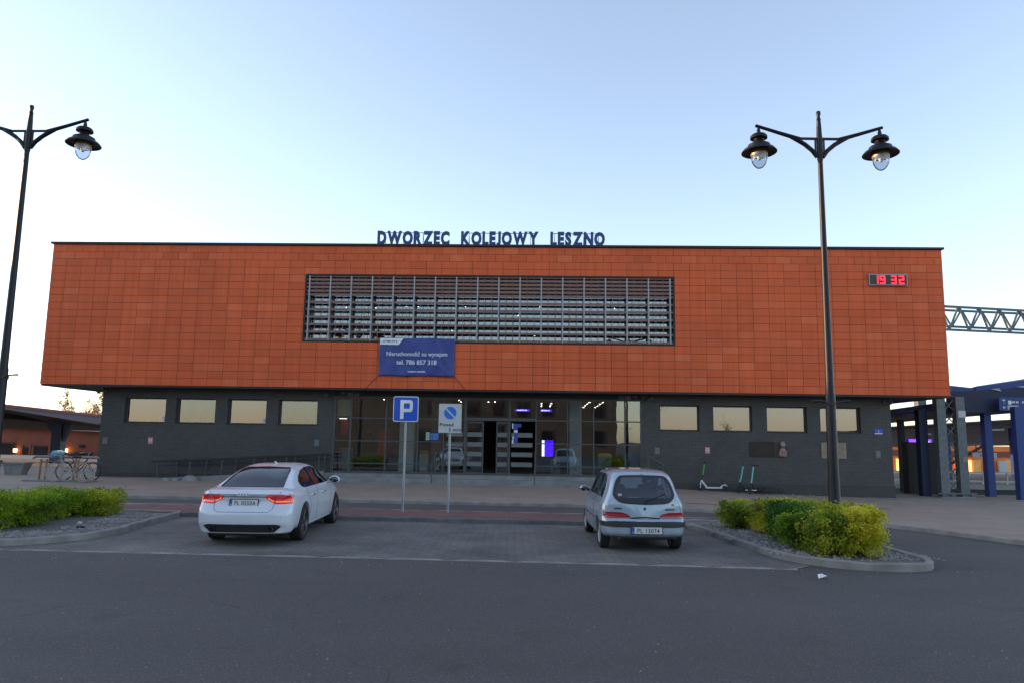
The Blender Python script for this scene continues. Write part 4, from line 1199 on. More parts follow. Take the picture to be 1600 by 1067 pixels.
# ------------------------------------------------------------------ bicycles and rack on the left
M['chrome'] = mat('bike_metal', (.45, .44, .42), .35, .8); M['rack'] = mat('rack_varnish', (.28, .16, .07), .5); M['tyre_pale'] = mat('pale_tyre', (.30, .28, .24), .7)
M['bike_frame'] = mat('bike_frame', (.30, .30, .31), .4, .4)
def wheel(t, x, m_, r=.345):
    Mx = Matrix.Translation((x, 0, r)) @ Matrix.Rotation(R_(90), 4, 'X')
    w = MB().lathe([(r - .04, -.014), (r - .012, -.022), (r, 0), (r - .012, .022), (r - .04, .014)], 36, Mx, close=True).build('wheel', m_, t)
    mb = MB()
    for k in range(16):
        a = 2 * math.pi * k / 16
        mb.bar((x + .02 * math.cos(a + .9), .02 * (-1) ** k, r + .02 * math.sin(a + .9)), (x + (r - .035) * math.cos(a), 0, r + (r - .035) * math.sin(a)), .004)
    mb.lathe([(.0, -.04), (.025, -.04), (.025, .04), (0, .04)], 12, Mx)
    mb.build('spokes', M['chrome'], w)
    MB().box(x - .1, x - .06, -.02, .02, r - .22, r - .18).build('reflector', M['orange_refl'], w)
M['orange_refl'] = mat('orange_reflector', (.6, .2, .03), .3)
def bicycle(loc, rz, lab, fm, tm, basket=True):
    t = thing('bicycle', lab, 'bicycle', loc, rz, 'bicycles at the rack')
    wheel(t, 0, tm); wheel(t, 1.09, tm)
    # front wheel at x=0, facing left
    mb = MB(); hd = (.22, 0, .80); bb = (.62, 0, .30); st_ = (.78, 0, .78); ra = (1.09, 0, .345)
    mb.tube([(.25, 0, .72), (.4, 0, .48), bb], .02, 8); mb.tube([(.23, 0, .78), (.42, 0, .60), (.66, 0, .44)], .016, 8); mb.tube([bb, st_], .017, 8)
    mb.tube([bb, ra], .012, 6); mb.tube([(.75, .03, .7), ra], .009, 6); mb.tube([(.75, -.03, .7), ra], .009, 6); mb.tube([(.21, 0, .86), (.26, 0, .70)], .022, 8)
    mb.build('frame', fm, t)
    mb = MB(); mb.tube([(0, .05, .345), (.1, .05, .52), (.25, 0, .70)], .013, 6); mb.tube([(0, -.05, .345), (.1, -.05, .52), (.25, 0, .70)], .013, 6); mb.build('fork', fm, t)
    mb = MB(); mb.tube([(.21, 0, .86), (.19, 0, 1.0), (.15, 0, 1.03)], .013, 6); mb.tube([(.36, -.28, 1.02), (.22, -.22, 1.06), (.15, 0, 1.03), (.22, .22, 1.06), (.36, .28, 1.02)], .013, 6)
    mb.build('handlebar', M['chrome'], t)
    mb = MB(); mb.bbox(.68, .95, -.08, .08, .86, .93, .03); mb.tube([(.80, 0, .78), (.81, 0, .9)], .014, 6); mb.build('saddle', M['black'], t)
    mb = MB()
    for yy in (-.06, 0, .06): mb.tube([(.9, yy, .72), (1.35, yy, .72)], .008, 5)
    mb.tube([(1.25, .06, .72), ra], .007, 5); mb.build('luggage_rack', M['chrome'], t)
    mb = MB(); mb.lathe([(.0, -.01), (.09, -.01), (.09, .01), (0, .01)], 20, Matrix.Translation(bb) @ Matrix.Rotation(R_(90), 4, 'X')); mb.bar(bb, (.5, -.08, .2), .015); mb.bar(bb, (.74, .08, .4), .015); mb.box(.42, .54, -.14, -.06, .19, .215)
    mb.build('crank', M['chrome'], t)
    return t
gzb = .087
b1 = bicycle((-16.45, 26.75, gzb), R_(-4), 'pale city bicycle with a basket leaning on the rack left of the brick corner', M['bike_frame'], M['tyre_pale'])
bk = thing('bicycle_basket', 'wire basket filled with blue and white cloth on the front of the pale bicycle', 'basket', (-16.40, 26.74, gzb + .78), R_(-4))
mb = MB(); 
for z in (0, .08, .16, .24): 
    e = .02 * z * 10
    mb.tube([(-.18 - e, -.14, z), (.16 + e, -.14, z), (.16 + e, .14, z), (-.18 - e, .14, z), (-.18 - e, -.14, z)], .006, 5)
for k in range(8): x = -.18 + .34 * k / 7; mb.bar((x, -.14, 0), (x * 1.1, -.145, .24), .004); mb.bar((x, .14, 0), (x * 1.1, .145, .24), .004)
mb.build('wire_cage', M['alu'], bk)
M['cloth_blue'] = mat('cloth_blue', (.18, .36, .45), .8, var=.5, scale=12)
def lump(cx, cy, cz, rx, ry, rz_, seed, amp=.25, sub=3):
    bm = bmesh.new(); bmesh.ops.create_icosphere(bm, subdivisions=sub, radius=1)
    for v in bm.verts:
        n_ = mnoise.noise(v.co * 2.1 + Vector((seed, 0, 0)))
        v.co = Vector((v.co.x * rx, v.co.y * ry, v.co.z * rz_)) * (1 + amp * n_) + Vector((cx, cy, cz))
    return bm
MB().frombm(lump(-.02, 0, .22, .24, .15, .12, 3, .5), True).build('cloth_bundle', M['cloth_blue'], bk)
MB().frombm(lump(.12, -.02, .30, .18, .08, .05, 8, .6), True).build('white_bag', M['white'], bk)
bicycle((-15.5, 27.5, gzb), R_(176), 'dark bicycle parked on the far side of the rack', M['lamp_black'], M['black'])
t = thing('bicycle_rack', 'varnished wooden bicycle rack with a grey top rail in front of the left canopy', 'bicycle rack', (-17.2, 27.15, gzb), R_(-3))
for x in (0.0, .22, 1.30, 1.42):
    MB().bar((x - .03, 0, 0), (x + .0, 0, .80), .05, .05).build('leg', M['rack'], t)
MB().tube([(-.32, 0, .82), (-.2, 0, .88), (2.2, 0, .86)], .04, 8).build('top_rail', M['alu_dull'], t)
MB().tube([(-.1, 0.1, .70), (2.1, 0.1, .70)], .02, 8).build('lower_rail', M['alu_dull'], t)
MB().bbox(-.5, 2.0, -.25, .3, 0, .05, .01).build('base', M['concrete'], t)
# planter and benches farther left
t = thing('concrete_planter', 'tapered grey concrete planter beside the left entrance', 'planter', (-20.75, 31.2, .085), 0); t.scale = (.6, .7, .72)
mb = MB(); mb.add([(-.6, -.3, 0), (.5, -.3, 0), (.5, .3, 0), (-.6, .3, 0), (-.72, -.4, .62), (.75, -.4, .62), (.75, .4, .62), (-.72, .4, .62)], [(3, 2, 1, 0), (4, 5, 6, 7), (0, 1, 5, 4), (1, 2, 6, 5), (2, 3, 7, 6), (3, 0, 4, 7)])
mb.build('body', M['concrete'], t); MB().box(-.78, .81, -.46, .46, .621, .70).build('rim', M['concrete'], t)
t = thing('bench', 'low metal bench with curved ends at the far left edge', 'bench', (-22.3, 31.2, .085), 0); t.scale = (.8, .8, .8)
for x in (0, .9): MB().tube([(x, -.25, 0), (x, -.25, .55), (x, -.1, .68), (x, .15, .7), (x, .2, 0)], .03, 8).build('leg', M['alu'], t)
MB().box(-.1, 1.0, -.2, .2, .40, .44).build('seat', M['wood_dark'], t); MB().box(-.1, 1.0, .18, .22, .5, .7).build('backrest', M['wood_dark'], t)
# ------------------------------------------------------------------ shrubs
def leaf_mat(name, stops): return attr_mat(name, stops, rough=.55, transl=.35, spec=.3)
LM = {
 'yellow': leaf_mat('leaf_yellow', [(0, (.12, .17, .014)), (.35, (.34, .36, .022)), (.75, (.56, .53, .03)), (1, (.70, .62, .06))]),
 'mid': leaf_mat('leaf_mid', [(0, (.09, .15, .014)), (.4, (.25, .31, .022)), (1, (.50, .52, .04))]),
 'green': leaf_mat('leaf_green', [(0, (.035, .10, .014)), (.5, (.08, .20, .024)), (1, (.18, .32, .035))]),
 'lime': leaf_mat('leaf_lime', [(0, (.08, .15, .012)), (.45, (.20, .32, .016)), (1, (.44, .52, .025))]),
}
M['twig'] = mat('twig', (.06, .04, .028), .9)
def shrub(name, label, loc, rx, ry, h, n, kind, seed, group, leaf=.030, boxy=.5, lumps=9, mix=None):
    rnd = random.Random(seed)
    t = thing(name, label, 'shrub', loc, 0, group)
    blobs = []
    for k in range(lumps):
        a = rnd.uniform(0, 2 * math.pi); q = rnd.random() ** .5
        blobs.append((rx * .55 * q * math.cos(a), ry * .55 * q * math.sin(a), h * rnd.uniform(.35, .72), rnd.uniform(.42, .6)))
    blobs.append((0, 0, h * .45, .8))
    vs = []; fs = []; vals = []
    def sq(v, p): return math.copysign(abs(v) ** p, v)
    cnt = 0
    while cnt < n:
        bx_, by_, bz_, br_ = blobs[rnd.randrange(len(blobs))]
        a = rnd.uniform(0, 2 * math.pi); cz_ = rnd.uniform(-1, 1); sz = math.sqrt(1 - cz_ * cz_)
        p = boxy
        d = Vector((sq(sz * math.cos(a), p), sq(sz * math.sin(a), p), sq(cz_, p)))
        rr = 1 - .55 * rnd.random() ** 2.2
        pos = Vector((bx_ + d.x * rx * br_ * rr, by_ + d.y * ry * br_ * rr, bz_ + d.z * h * .5 * min(br_ * 1.15, 1) * rr))
        nn = mnoise.noise(pos * 3.1 + Vector((seed, 3, 1)))
        if nn < -.32 and rnd.random() < .8: continue
        pos += d * .06 * mnoise.noise(pos * 7 + Vector((seed, 0, 0)))
        if rnd.random() < .05: pos += d * rnd.uniform(.02, .09)
        pos.z = max(pos.z, .03)
        if pos.z > h * 1.08: continue
        # leaf: a small folded diamond
        l = leaf * rnd.uniform(.7, 1.4); w_ = l * .5
        ax = (d.normalized() * .6 + Vector((rnd.uniform(-1, 1), rnd.uniform(-1, 1), rnd.uniform(-.4, 1.2)))).normalized()
        sd_ = ax.cross(Vector((rnd.uniform(-1, 1), rnd.uniform(-1, 1), rnd.uniform(-1, 1)))).normalized()
        up_ = ax.cross(sd_)
        b = len(vs)
        vs += [pos[:], (pos + ax * l * .5 + sd_ * w_ + up_ * l * .15)[:], (pos + ax * l)[:], (pos + ax * l * .5 - sd_ * w_ + up_ * l * .15)[:]]
        fs += [(b, b + 1, b + 2), (b, b + 2, b + 3)]
        v = .5 + .9 * mnoise.noise(pos * 1.7 + Vector((0, seed, 5))) + .35 * mnoise.noise(pos * 6 + Vector((9, seed, 5))) + rnd.uniform(-.22, .22)
        vals += [v, v]
        cnt += 1
    me = bpy.data.meshes.new('foliage'); me.from_pydata(vs, [], fs); me.update()
    o = bpy.data.objects.new('foliage', me); C.objects.link(o); o.parent = t; me.materials.append(LM[kind])
    set_face_attr(o, vals)
    mb = MB()
    for k in range(26):
        a = rnd.uniform(0, 2 * math.pi); q = rnd.random() ** .5
        e = Vector((rx * .85 * q * math.cos(a), ry * .85 * q * math.sin(a), h * rnd.uniform(.55, .9)))
        s_ = Vector((e.x * .35, e.y * .35, 0)); m_ = (s_ + e) / 2 + Vector((rnd.uniform(-.08, .08), rnd.uniform(-.08, .08), .05))
        mb.tube([s_, m_, e], [.014, .009, .004], 5, cap=False)
    mb.build('stems', M['twig'], t, fix=False)
    return t
GR = 'golden shrubs on the right planting bed'; GL = 'lime green shrubs of the left hedge'
zb = .08
# (x, y, rx, ry, h, n, kind, label)
right = [
 (4.83, 15.75, .46, .50, .58, 8000, 'mid', 'leftmost golden shrub of the right bed, small and yellow-green'),
 (5.30, 15.05, .50, .55, .64, 9000, 'yellow', 'yellow shrub second from the left in the right bed'),
 (5.18, 13.75, .48, .50, .70, 11000, 'green', 'deep green shrub in the middle of the golden right hedge'),
 (5.0, 12.95, .36, .42, .62, 8000, 'lime', 'lime green shrub low in front of the deep green one'),
 (5.55, 14.6, .50, .55, .70, 8000, 'yellow', 'golden shrub behind the deep green one'),
 (5.95, 14.55, .44, .5, .72, 7000, 'yellow', 'golden shrub just behind the black lamp pole'),
 (5.17, 12.15, .40, .45, .70, 12000, 'mid', 'yellow-green shrub at the front left of the lamp pole'),
 (5.62, 12.15, .43, .50, .80, 18000, 'yellow', 'largest bright golden shrub at the right front of the bed'),
]
for i, (x, y, rx, ry, h, n, k, lab) in enumerate(right):
    shrub('golden_shrub', lab, (x, y, zb), rx, ry, h, n, k, 20 + i, GR)
left = [
 (-8.98, 16.35, .52, .50, .58, 8000, 'mid', 'rightmost rounded shrub of the left hedge'),
 (-9.45, 16.1, .60, .55, .60, 8000, 'lime', 'second shrub from the right end of the left hedge'),
 (-9.58, 15.3, .55, .60, .62, 9000, 'lime', 'middle shrub of the left hedge, right of the lamp'),
 (-9.35, 14.35, .55, .55, .64, 10000, 'lime', 'shrub of the left hedge nearest the lamp'),
 (-9.55, 13.55, .60, .55, .66, 11000, 'lime', 'front shrub of the left hedge at the picture edge'),
 (-10.3, 14.3, .60, .60, .70, 6000, 'mid', 'yellowish shrub at the left edge around the lamp foot'),
 (-10.1, 16.4, .60, .60, .62, 6000, 'mid', 'rear shrub at the left edge behind the lamp foot'),
]
for i, (x, y, rx, ry, h, n, k, lab) in enumerate(left):
    shrub('lime_shrub', lab, (x, y, zb), rx, ry, h, n, k, 40 + i, GL)

# ------------------------------------------------------------------ trees
M['bark'] = mat('bark', (.08, .06, .045), .95, var=.3)
leafT = attr_mat('tree_leaf', [(0, (.16, .11, .04)), (1, (.30, .22, .09))], transl=.4)
def tree(name, label, loc, h, spread, seed, leaves=2600, leaf=.10, cat='tree', group=None, leafm=None):
    rnd = random.Random(seed)
    t = thing(name, label, cat, loc, 0, group)
    mb = MB(); tips = []
    def branch(p, d, ln, r, lev):
        pts = [p]; rs = [r]; q = p.copy(); dd = d.copy()
        for k in range(4):
            dd = (dd + Vector((rnd.uniform(-.2, .2), rnd.uniform(-.2, .2), rnd.uniform(-.02, .16)))).normalized()
            q = q + dd * ln / 4; pts.append(q.copy()); rs.append(max(r * (1 - .17 * (k + 1)), .008))
        mb.tube(pts, rs, 6 if lev < 2 else 4, cap=False)
        if lev >= 3: tips.extend(pts[1:]); return
        for k in range(4 if lev < 2 else 3):
            a = rnd.uniform(0, 2 * math.pi); i = rnd.choice((1, 2, 3, 4))
            nd = (dd * .8 + Vector((math.cos(a), math.sin(a), rnd.uniform(.0, .7))) * spread).normalized()
            branch(pts[i], nd, ln * rnd.uniform(.5, .75), rs[i] * .6, lev + 1)
    branch(Vector((0, 0, -.2)), Vector((0, 0, 1)), h * .5, h * .022, 0)
    mb.build('trunk', M['bark'], t, fix=False)
    vs = []; fs = []; vals = []
    for k in range(leaves):
        p = rnd.choice(tips) + Vector([rnd.gauss(0, h * .025) for _ in range(3)])
        a = Vector([rnd.gauss(0, 1) for _ in range(3)]).normalized() * leaf * rnd.uniform(.6, 1.3); b_ = a.cross(Vector([rnd.gauss(0, 1) for _ in range(3)])).normalized() * leaf * .5
        i = len(vs); vs += [(p - a)[:], (p + b_)[:], (p + a)[:], (p - b_)[:]]; fs.append((i, i + 1, i + 2, i + 3)); vals.append(rnd.random())
    me = bpy.data.meshes.new('crown'); me.from_pydata(vs, [], fs); o = bpy.data.objects.new('crown', me); C.objects.link(o); o.parent = t
    me.materials.append(leafm or leafT); set_face_attr(o, vals)
    return t
tree('birch_tree', 'thin brownish tree in early leaf beyond the left canopy beside the brick corner', (-46.5, 82, -1), 9.8, .55, 5, 3500, .11)
tree('bare_tree', 'small faint tree far off beyond the left canopy, left of the larger one', (-62, 104, -1), 8.0, .55, 9, 1500, .13)
# ------------------------------------------------------------------ left background: platform canopy and old building
def ray(px, py):
    return fw + rt * ((px - 800) / FPX) - up * ((py - 533.5) / FPX)
def at(px, py, Y):
    """point at distance Y seen at that pixel of the photograph"""
    d = ray(px, py); t = Y / d.y
    return Vector((0, 0, CAMH)) + d * t
M['canopy_brown'] = mat('canopy_dark_brown', (.018, .012, .011), .8, var=.3, scale=2)
M['canopy_edge'] = mat('canopy_edge', (.20, .14, .15), .6)
M['plaster'] = mat('orange_plaster', (.24, .08, .045), .85, var=.15, scale=.8)
M['white_trim'] = mat('pale_trim', (.42, .36, .34), .7)
M['dark_glass'] = mat('dark_window', (.02, .02, .025), .12, spec=.6)
M['wall_lamp'] = emit_mat('wall_lamp_glow', (1.0, .55, .15), 2.5)
M['platform_edge'] = mat('platform_edge', (.34, .33, .31), .8)
cp = thing('platform_canopy', 'long dark brown platform canopy with a mauve edge left of the station', 'canopy', (-24, 40, 0), 0)
def quad_slab(mb, pts, th):
    """pts: four Vectors (top), thickness downwards"""
    lo = [p - Vector((0, 0, th)) for p in pts]
    mb.add([p[:] for p in pts] + [p[:] for p in lo], [(0, 1, 2, 3), (7, 6, 5, 4), (0, 4, 5, 1), (1, 5, 6, 2), (2, 6, 7, 3), (3, 7, 4, 0)])
def rel(o, pts): return [p - o.location for p in pts]
a, b = at(-60, 624, 40), at(165, 649, 46)
c, d = at(165, 661, 41), at(-60, 652, 52)
mb = MB(); quad_slab(mb, rel(cp, [a, b, c, d]), .12); mb.build('roof', M['canopy_brown'], cp)
mb = MB(); e0, e1 = a + Vector((0, -.08, .03)), b + Vector((0, -.08, .03)); quad_slab(mb, rel(cp, [e0, e1, b + Vector((0, 0, .03)), a + Vector((0, 0, .03))]), .34); mb.build('edge_board', M['canopy_edge'], cp)
a2, b2 = at(-60, 640, 40.3), at(160, 660, 46.3)
mb = MB(); quad_slab(mb, rel(cp, [a2, b2, at(160, 667, 52), at(-60, 662, 50)]), .25); mb.build('lower_roof', M['canopy_brown'], cp)
pb = at(86, 745, 43); 
def col(x, y, z0, z1, parent, m_, r=.2, head=True):
    mb = MB(); o_ = parent.location
    mb.box(x - r - o_.x, x + r - o_.x, y - r - o_.y, y + r - o_.y, z0 - o_.z, z1 - o_.z)
    if head:
        mb.prism([(x - r - o_.x, z1 - .6 - o_.z), (x + r - o_.x, z1 - 1.0 - o_.z), (x + .8 - o_.x, z1 + .1 - o_.z), (x - .8 - o_.x, z1 + .1 - o_.z)], y - r * .6 - o_.y, y + r * .6 - o_.y)
    return mb.build('column', m_, parent)
M['col_blue_dark'] = mat('dark_blue_column', (.016, .022, .042), .5)
col(pb.x, 43, -.1, at(86, 662, 43).z, cp, M['col_blue_dark'], .28)
for px in (-40,):
    q = at(px, 745, 44); col(q.x, 44, -.1, at(px, 655, 44).z, cp, M['col_blue_dark'], .3)
bb = thing('old_platform_building', 'low orange plastered station building behind the left canopy with dark windows and lit wall lamps', 'building', (-33, 58, 0), 0)
y = 58
pL, pR = at(-80, 664, y), at(210, 676, y)
gL = -.1
def bq(px0, py0, px1, py1, yy=0):
    """box extents on the wall plane from picture corners"""
    p0, p1 = at(px0, py0, y), at(px1, py1, y)
    return p0.x + 33, p1.x + 33, p1.z, p0.z
mb = MB(); mb.prism([(pL.x + 33, gL - .5), (pR.x + 33, gL - .5), (pR.x + 33, pR.z), (pL.x + 33, pL.z)], 0, 6); mb.build('wall', M['plaster'], bb)
mb = MB(); mb.prism([(pL.x + 33, pL.z + .0), (pR.x + 33, pR.z + .0), (pR.x + 33, pR.z + .2), (pL.x + 33, pL.z + .2)], -.5, 6.2); mb.build('eaves', M['white_trim'], bb)
for i, (x0, y0_, x1, y1_, nm) in enumerate(((-6, 690, 24, 713, 'window'), (37, 697, 48, 727, 'window'), (50, 695, 72, 745, 'door'), (72, 700, 83, 725, 'window'), (92, 706, 117, 724, 'window'), (120, 705, 143, 724, 'window'), (124, 694, 133, 699, 'vent'))):
    a0, a1, z0, z1 = bq(x0, y0_, x1, y1_)
    if nm == 'door': z0 = -.08
    f = MB().box(a0, a1, -.06, -.004, z0, z1).build(nm, M['wood_dark'] if nm != 'vent' else M['black'], bb)
    if nm != 'vent': MB().box(a0 + .12, a1 - .12, -.08, -.061, z0 + .12, z1 - .12).build('pane', M['dark_glass'], f)
    if x0 in (37, 50):
        MB().box(a0 - .15, a0 - .002, -.12, -.004, z0, z1 + .1).box(a1 + .002, a1 + .15, -.12, -.004, z0, z1 + .1).build('jamb', M['orange_trim'] if 'orange_trim' in M else M['plaster'], f)
for px, py in ((27, 703), (64, 715), (106, 703)):
    p = at(px, py, y)
    MB().bbox(p.x + 33 - .1, p.x + 33 + .1, -.35, -.15, p.z - .14, p.z + .14, .03).build('wall_lamp', M['wall_lamp'], bb)
# ------------------------------------------------------------------ right background: blue canopies, platforms, gantry
ca = thing('near_platform_canopy', 'blue steel platform canopy joining the right end of the terracotta building', 'canopy', (18, 31, 0), 0)
Lc = ca.location
def poly_prism(mb, pts_front, pts_back):
    n = len(pts_front)
    vs = [(p - Lc_)[:] for p in pts_front] + [(p - Lc_)[:] for p in pts_back]
    mb.add(vs, [tuple(range(n)), tuple(range(n, 2 * n))[::-1]] + [(i, i + n, (i + 1) % n + n, (i + 1) % n) for i in range(n)])
Lc_ = Lc
# beam running out from behind the box, then the rising roof edge
mb = MB(); YF = 31.0
poly_prism(mb, [at(1478, 601, YF), at(1524, 606, YF), at(1524, 618, YF), at(1478, 613, YF)], [at(1478, 605, YF + 8), at(1524, 610, YF + 8), at(1524, 621, YF + 8), at(1478, 617, YF + 8)])
mb.build('edge_beam', M['blue_steel'], ca)
mb = MB()
poly_prism(mb, [at(1522, 604, YF), at(1660, 585, YF), at(1660, 600, YF), at(1522, 612, YF)], [at(1500, 609, YF + 9), at(1660, 596, YF + 9), at(1660, 606, YF + 9), at(1500, 616, YF + 9)])
mb.build('edge_beam', M['blue_steel'], ca)
M['canopy_pale'] = mat('canopy_pale_sheet', (.30, .33, .36), .5, .3)
mb = MB(); poly_prism(mb, [at(1526, 602.6, YF + .1), at(1660, 582, YF + .1), at(1660, 584.5, YF + .1), at(1526, 604, YF + .1)], [at(1510, 607, YF + 8.8), at(1660, 592, YF + 8.8), at(1660, 594, YF + 8.8), at(1510, 608, YF + 8.8)])
mb.build('roof_sheet', M['canopy_pale'], ca)
# roof body: deep dark slab whose far lower edge closes on the bright strip
mb = MB()
poly_prism(mb, [at(1385, 640, YF + 1), at(1660, 601, YF + 1), at(1660, 612, YF + 1), at(1385, 646, YF + 1)], [at(1385, 655, 37), at(1660, 633, 37), at(1660, 639, 37), at(1385, 660.5, 37)])
mb.build('roof', M['blue_dark'], ca)
mb = MB()
for k in range(7):
    y_ = YF + 1.6 + k * 1.9
    q0 = 646 + (661 - 646) * (k * 1.9 + .6) / 14
    poly_prism(mb, [at(1386, q0 - 3, y_), at(1655, q0 - 34, y_), at(1655, q0 - 28 + k * 1.0, y_), at(1386, q0 + 2, y_)], [at(1386, q0 - 3, y_ + .15), at(1655, q0 - 34, y_ + .15), at(1655, q0 - 28 + k * 1.0, y_ + .15), at(1386, q0 + 2, y_ + .15)])
mb.build('rafters', M['blue_dark'], ca)
mb = MB(); poly_prism(mb, [at(1478, 612, YF - .2), at(1600, 606, YF - .2), at(1660, 603, YF - .2), at(1660, 648, YF - .2), at(1570, 643, YF - .2), at(1478, 645, YF - .2)], [at(1478, 612, YF), at(1600, 606, YF), at(1660, 603, YF), at(1660, 648, YF), at(1570, 643, YF), at(1478, 645, YF)])
mb.build('fascia_panel', M['blue_dark'], ca)
for (px, py, ty, Y, w_) in ((1549, 784, 645, 31.3, .30), (1446, 779, 640, 31.0, .34), (1413, 773, 655, 35, .24)):
    p = at(px, py, Y); tz = at(px, ty, Y).z
    mb = MB(); gz0 = gz(p.x, p.y) - .25
    mb.box(p.x - w_ / 2 - Lc.x, p.x + w_ / 2 - Lc.x, p.y - Lc.y - w_ / 2, p.y - Lc.y + w_ / 2, min(gz0, p.z), tz)
    mb.build('column', M['blue_steel'] if px > 1500 else M['blue_dark'], ca)
p = at(1597, 700, 29.5); mb = MB(); mb.box(p.x - .18 - Lc.x, p.x + .3 - Lc.x, p.y - Lc.y, p.y - Lc.y + .3, -.3, at(1597, 635, 29.5).z); mb.build('column', M['blue_steel'], ca)
for px0, px1, py in ((1430, 1462, 648), (1492, 1524, 643), (1410, 1422, 651)):
    a_, b_ = at(px0, py, 39), at(px1, py - 2, 39); MB().bar(a_ - Lc, b_ - Lc, .1, .06).build('tube_light', M['canopy_pale'], ca)
mb = MB()
for (x0, y0_, x1, y1_) in ((1548, 606, 1565, 611), (1588, 602, 1610, 607)):
    Lc_ = Lc; poly_prism(mb, [at(x0, y0_ + 1.5, YF - .25), at(x1 - 4, y0_, YF - .25), at(x1, y1_, YF - .25)], [at(x0, y0_ + 1.5, YF - .2), at(x1 - 4, y0_, YF - .2), at(x1, y1_, YF - .2)])
mb.build('roof_light', M['canopy_pale'], ca)

ds = thing('direction_sign', 'blue hanging direction sign with white arrows and lettering under the canopy edge', 'sign', at(1566, 660, 30.4), 0)
def loc_at(px, py, Y, o): return at(px, py, Y) - o.location
a_, b_ = loc_at(1562, 661, 30.4, ds) * 0 + loc_at(1562, 641, 30.4, ds), loc_at(1640, 620, 30.4, ds)
MB().box(a_.x, b_.x + .3, 0, .08, loc_at(1566, 641, 30.4, ds).z, loc_at(1566, 620, 30.4, ds).z).build('panel', M['blue_steel'], ds)
mb = MB()
q = loc_at(1568, 627, 30.4, ds); mb.bar((q.x, -.01, q.z - .08), (q.x, -.01, q.z + .09), .01, .03); mb.box(q.x - .06, q.x + .06, -.014, -.004, q.z + .05, q.z + .09)
q = loc_at(1575, 629, 30.4, ds); mb.box(q.x, q.x + .14, -.012, -.004, q.z - .06, q.z + .1)
word_marks(mb, q.x + .17, q.x + .75, -.005, q.z + .0, .1, 1)
q = loc_at(1569, 636, 30.4, ds); mb.bar((q.x - .06, -.01, q.z), (q.x + .06, -.01, q.z), .01, .03); mb.bar((q.x - .06, -.01, q.z), (q.x, -.01, q.z + .06), .01, .025); mb.bar((q.x - .06, -.01, q.z), (q.x, -.01, q.z - .06), .01, .025)
word_marks(mb, q.x + .58, q.x + 1.1, -.005, q.z - .05, .1, 2)
mb.build('lettering', M['white'], ds, fix=False)
q = loc_at(1574, 636, 30.4, ds); MB().box(q.x, q.x + .46, -.012, -.004, q.z - .09, q.z + .09).build('grey_field', M['alu'], ds)

t = thing('information_kiosk', 'tall black kiosk with open front standing under the right canopy', 'kiosk', at(1434, 779, 32.5), 0)
hk = at(1434, 690, 32.5).z - t.location.z
MB().bbox(-.35, 1.15, 0, .5, -.3, hk, .02).build('body', M['scoot_black'], t)
MB().box(1.151, 1.20, 0, .5, -.3, hk - .1).build('side_trim', M['alu'], t)
t = thing('platform_display', 'glowing violet-blue departure display hanging under the right canopy', 'screen', at(1420, 694, 34), 0)
w_ = at(1456, 694, 34).x - t.location.x
MB().box(0, w_, .0, .12, .0, .26).build('housing', M['black'], t)
MB().box(.01, w_ - .01, -.008, -.001, .01, .25).build('display', emit_mat('violet_display', (.08, .02, 1.0), 1.8), t)
word_marks(MB(), w_ * .36, w_ * .9, -.010, .06, .13, 3).build('lettering', M['screen_white'], t, fix=False)
MB().bar((w_ / 2, .05, .26), (w_ / 2, .05, .8), .05).build('hanger', M['dark_metal'], t)

# lattice mast
p0 = at(1491, 777, 30.5); zg = gz(p0.x, p0.y)
ms = thing('lattice_mast', 'tall grey-green riveted steel mast on a concrete foot at the right end of the building', 'mast', (p0.x, p0.y, zg), R_(4))
hm = 9.9
for dx in (-.42, .42):
    MB().box(dx - .19, dx + .19, -.14, .14, .12, hm if dx > 9 else 4.2).build('upright', M['steel_green'], ms)
mb = MB()
for k in range(8):
    z = .3 + k * .55
    mb.bar((-.24, 0, z), (.24, 0, z + .5), .05, .03); mb.bar((.24, .0, z), (-.24, 0, z + .5), .05, .03)
mb.build('lattice', M['steel_green'], ms)
mb = MB(); mb.bbox(-.75, .75, -.3, .3, -.1, .12, .02); mb.build('foot', M['concrete'], ms)
mb = MB()
for x in (-.6, -.2, .25, .65): mb.lathe([(0, .11), (.045, .11), (.045, .2), (.02, .21), (.02, .3), (0, .3)], 8, Matrix.Translation((x, -.2, 0)))
mb.box(-.8, .85, -.22, -.16, .22, .27); mb.build('anchor_bolts', M['steel_green'], ms)
z = at(1510, 652, 30.5).z - zg; MB().box(.3, .62, -.16, -.141, z, z + .28).build('white_plate', M['sign_white'], ms)
z = at(1512, 718, 30.5).z - zg; MB().box(.36, .58, -.16, -.141, z - .1, z + .12).build('number_plate', M['sandstone'], ms)

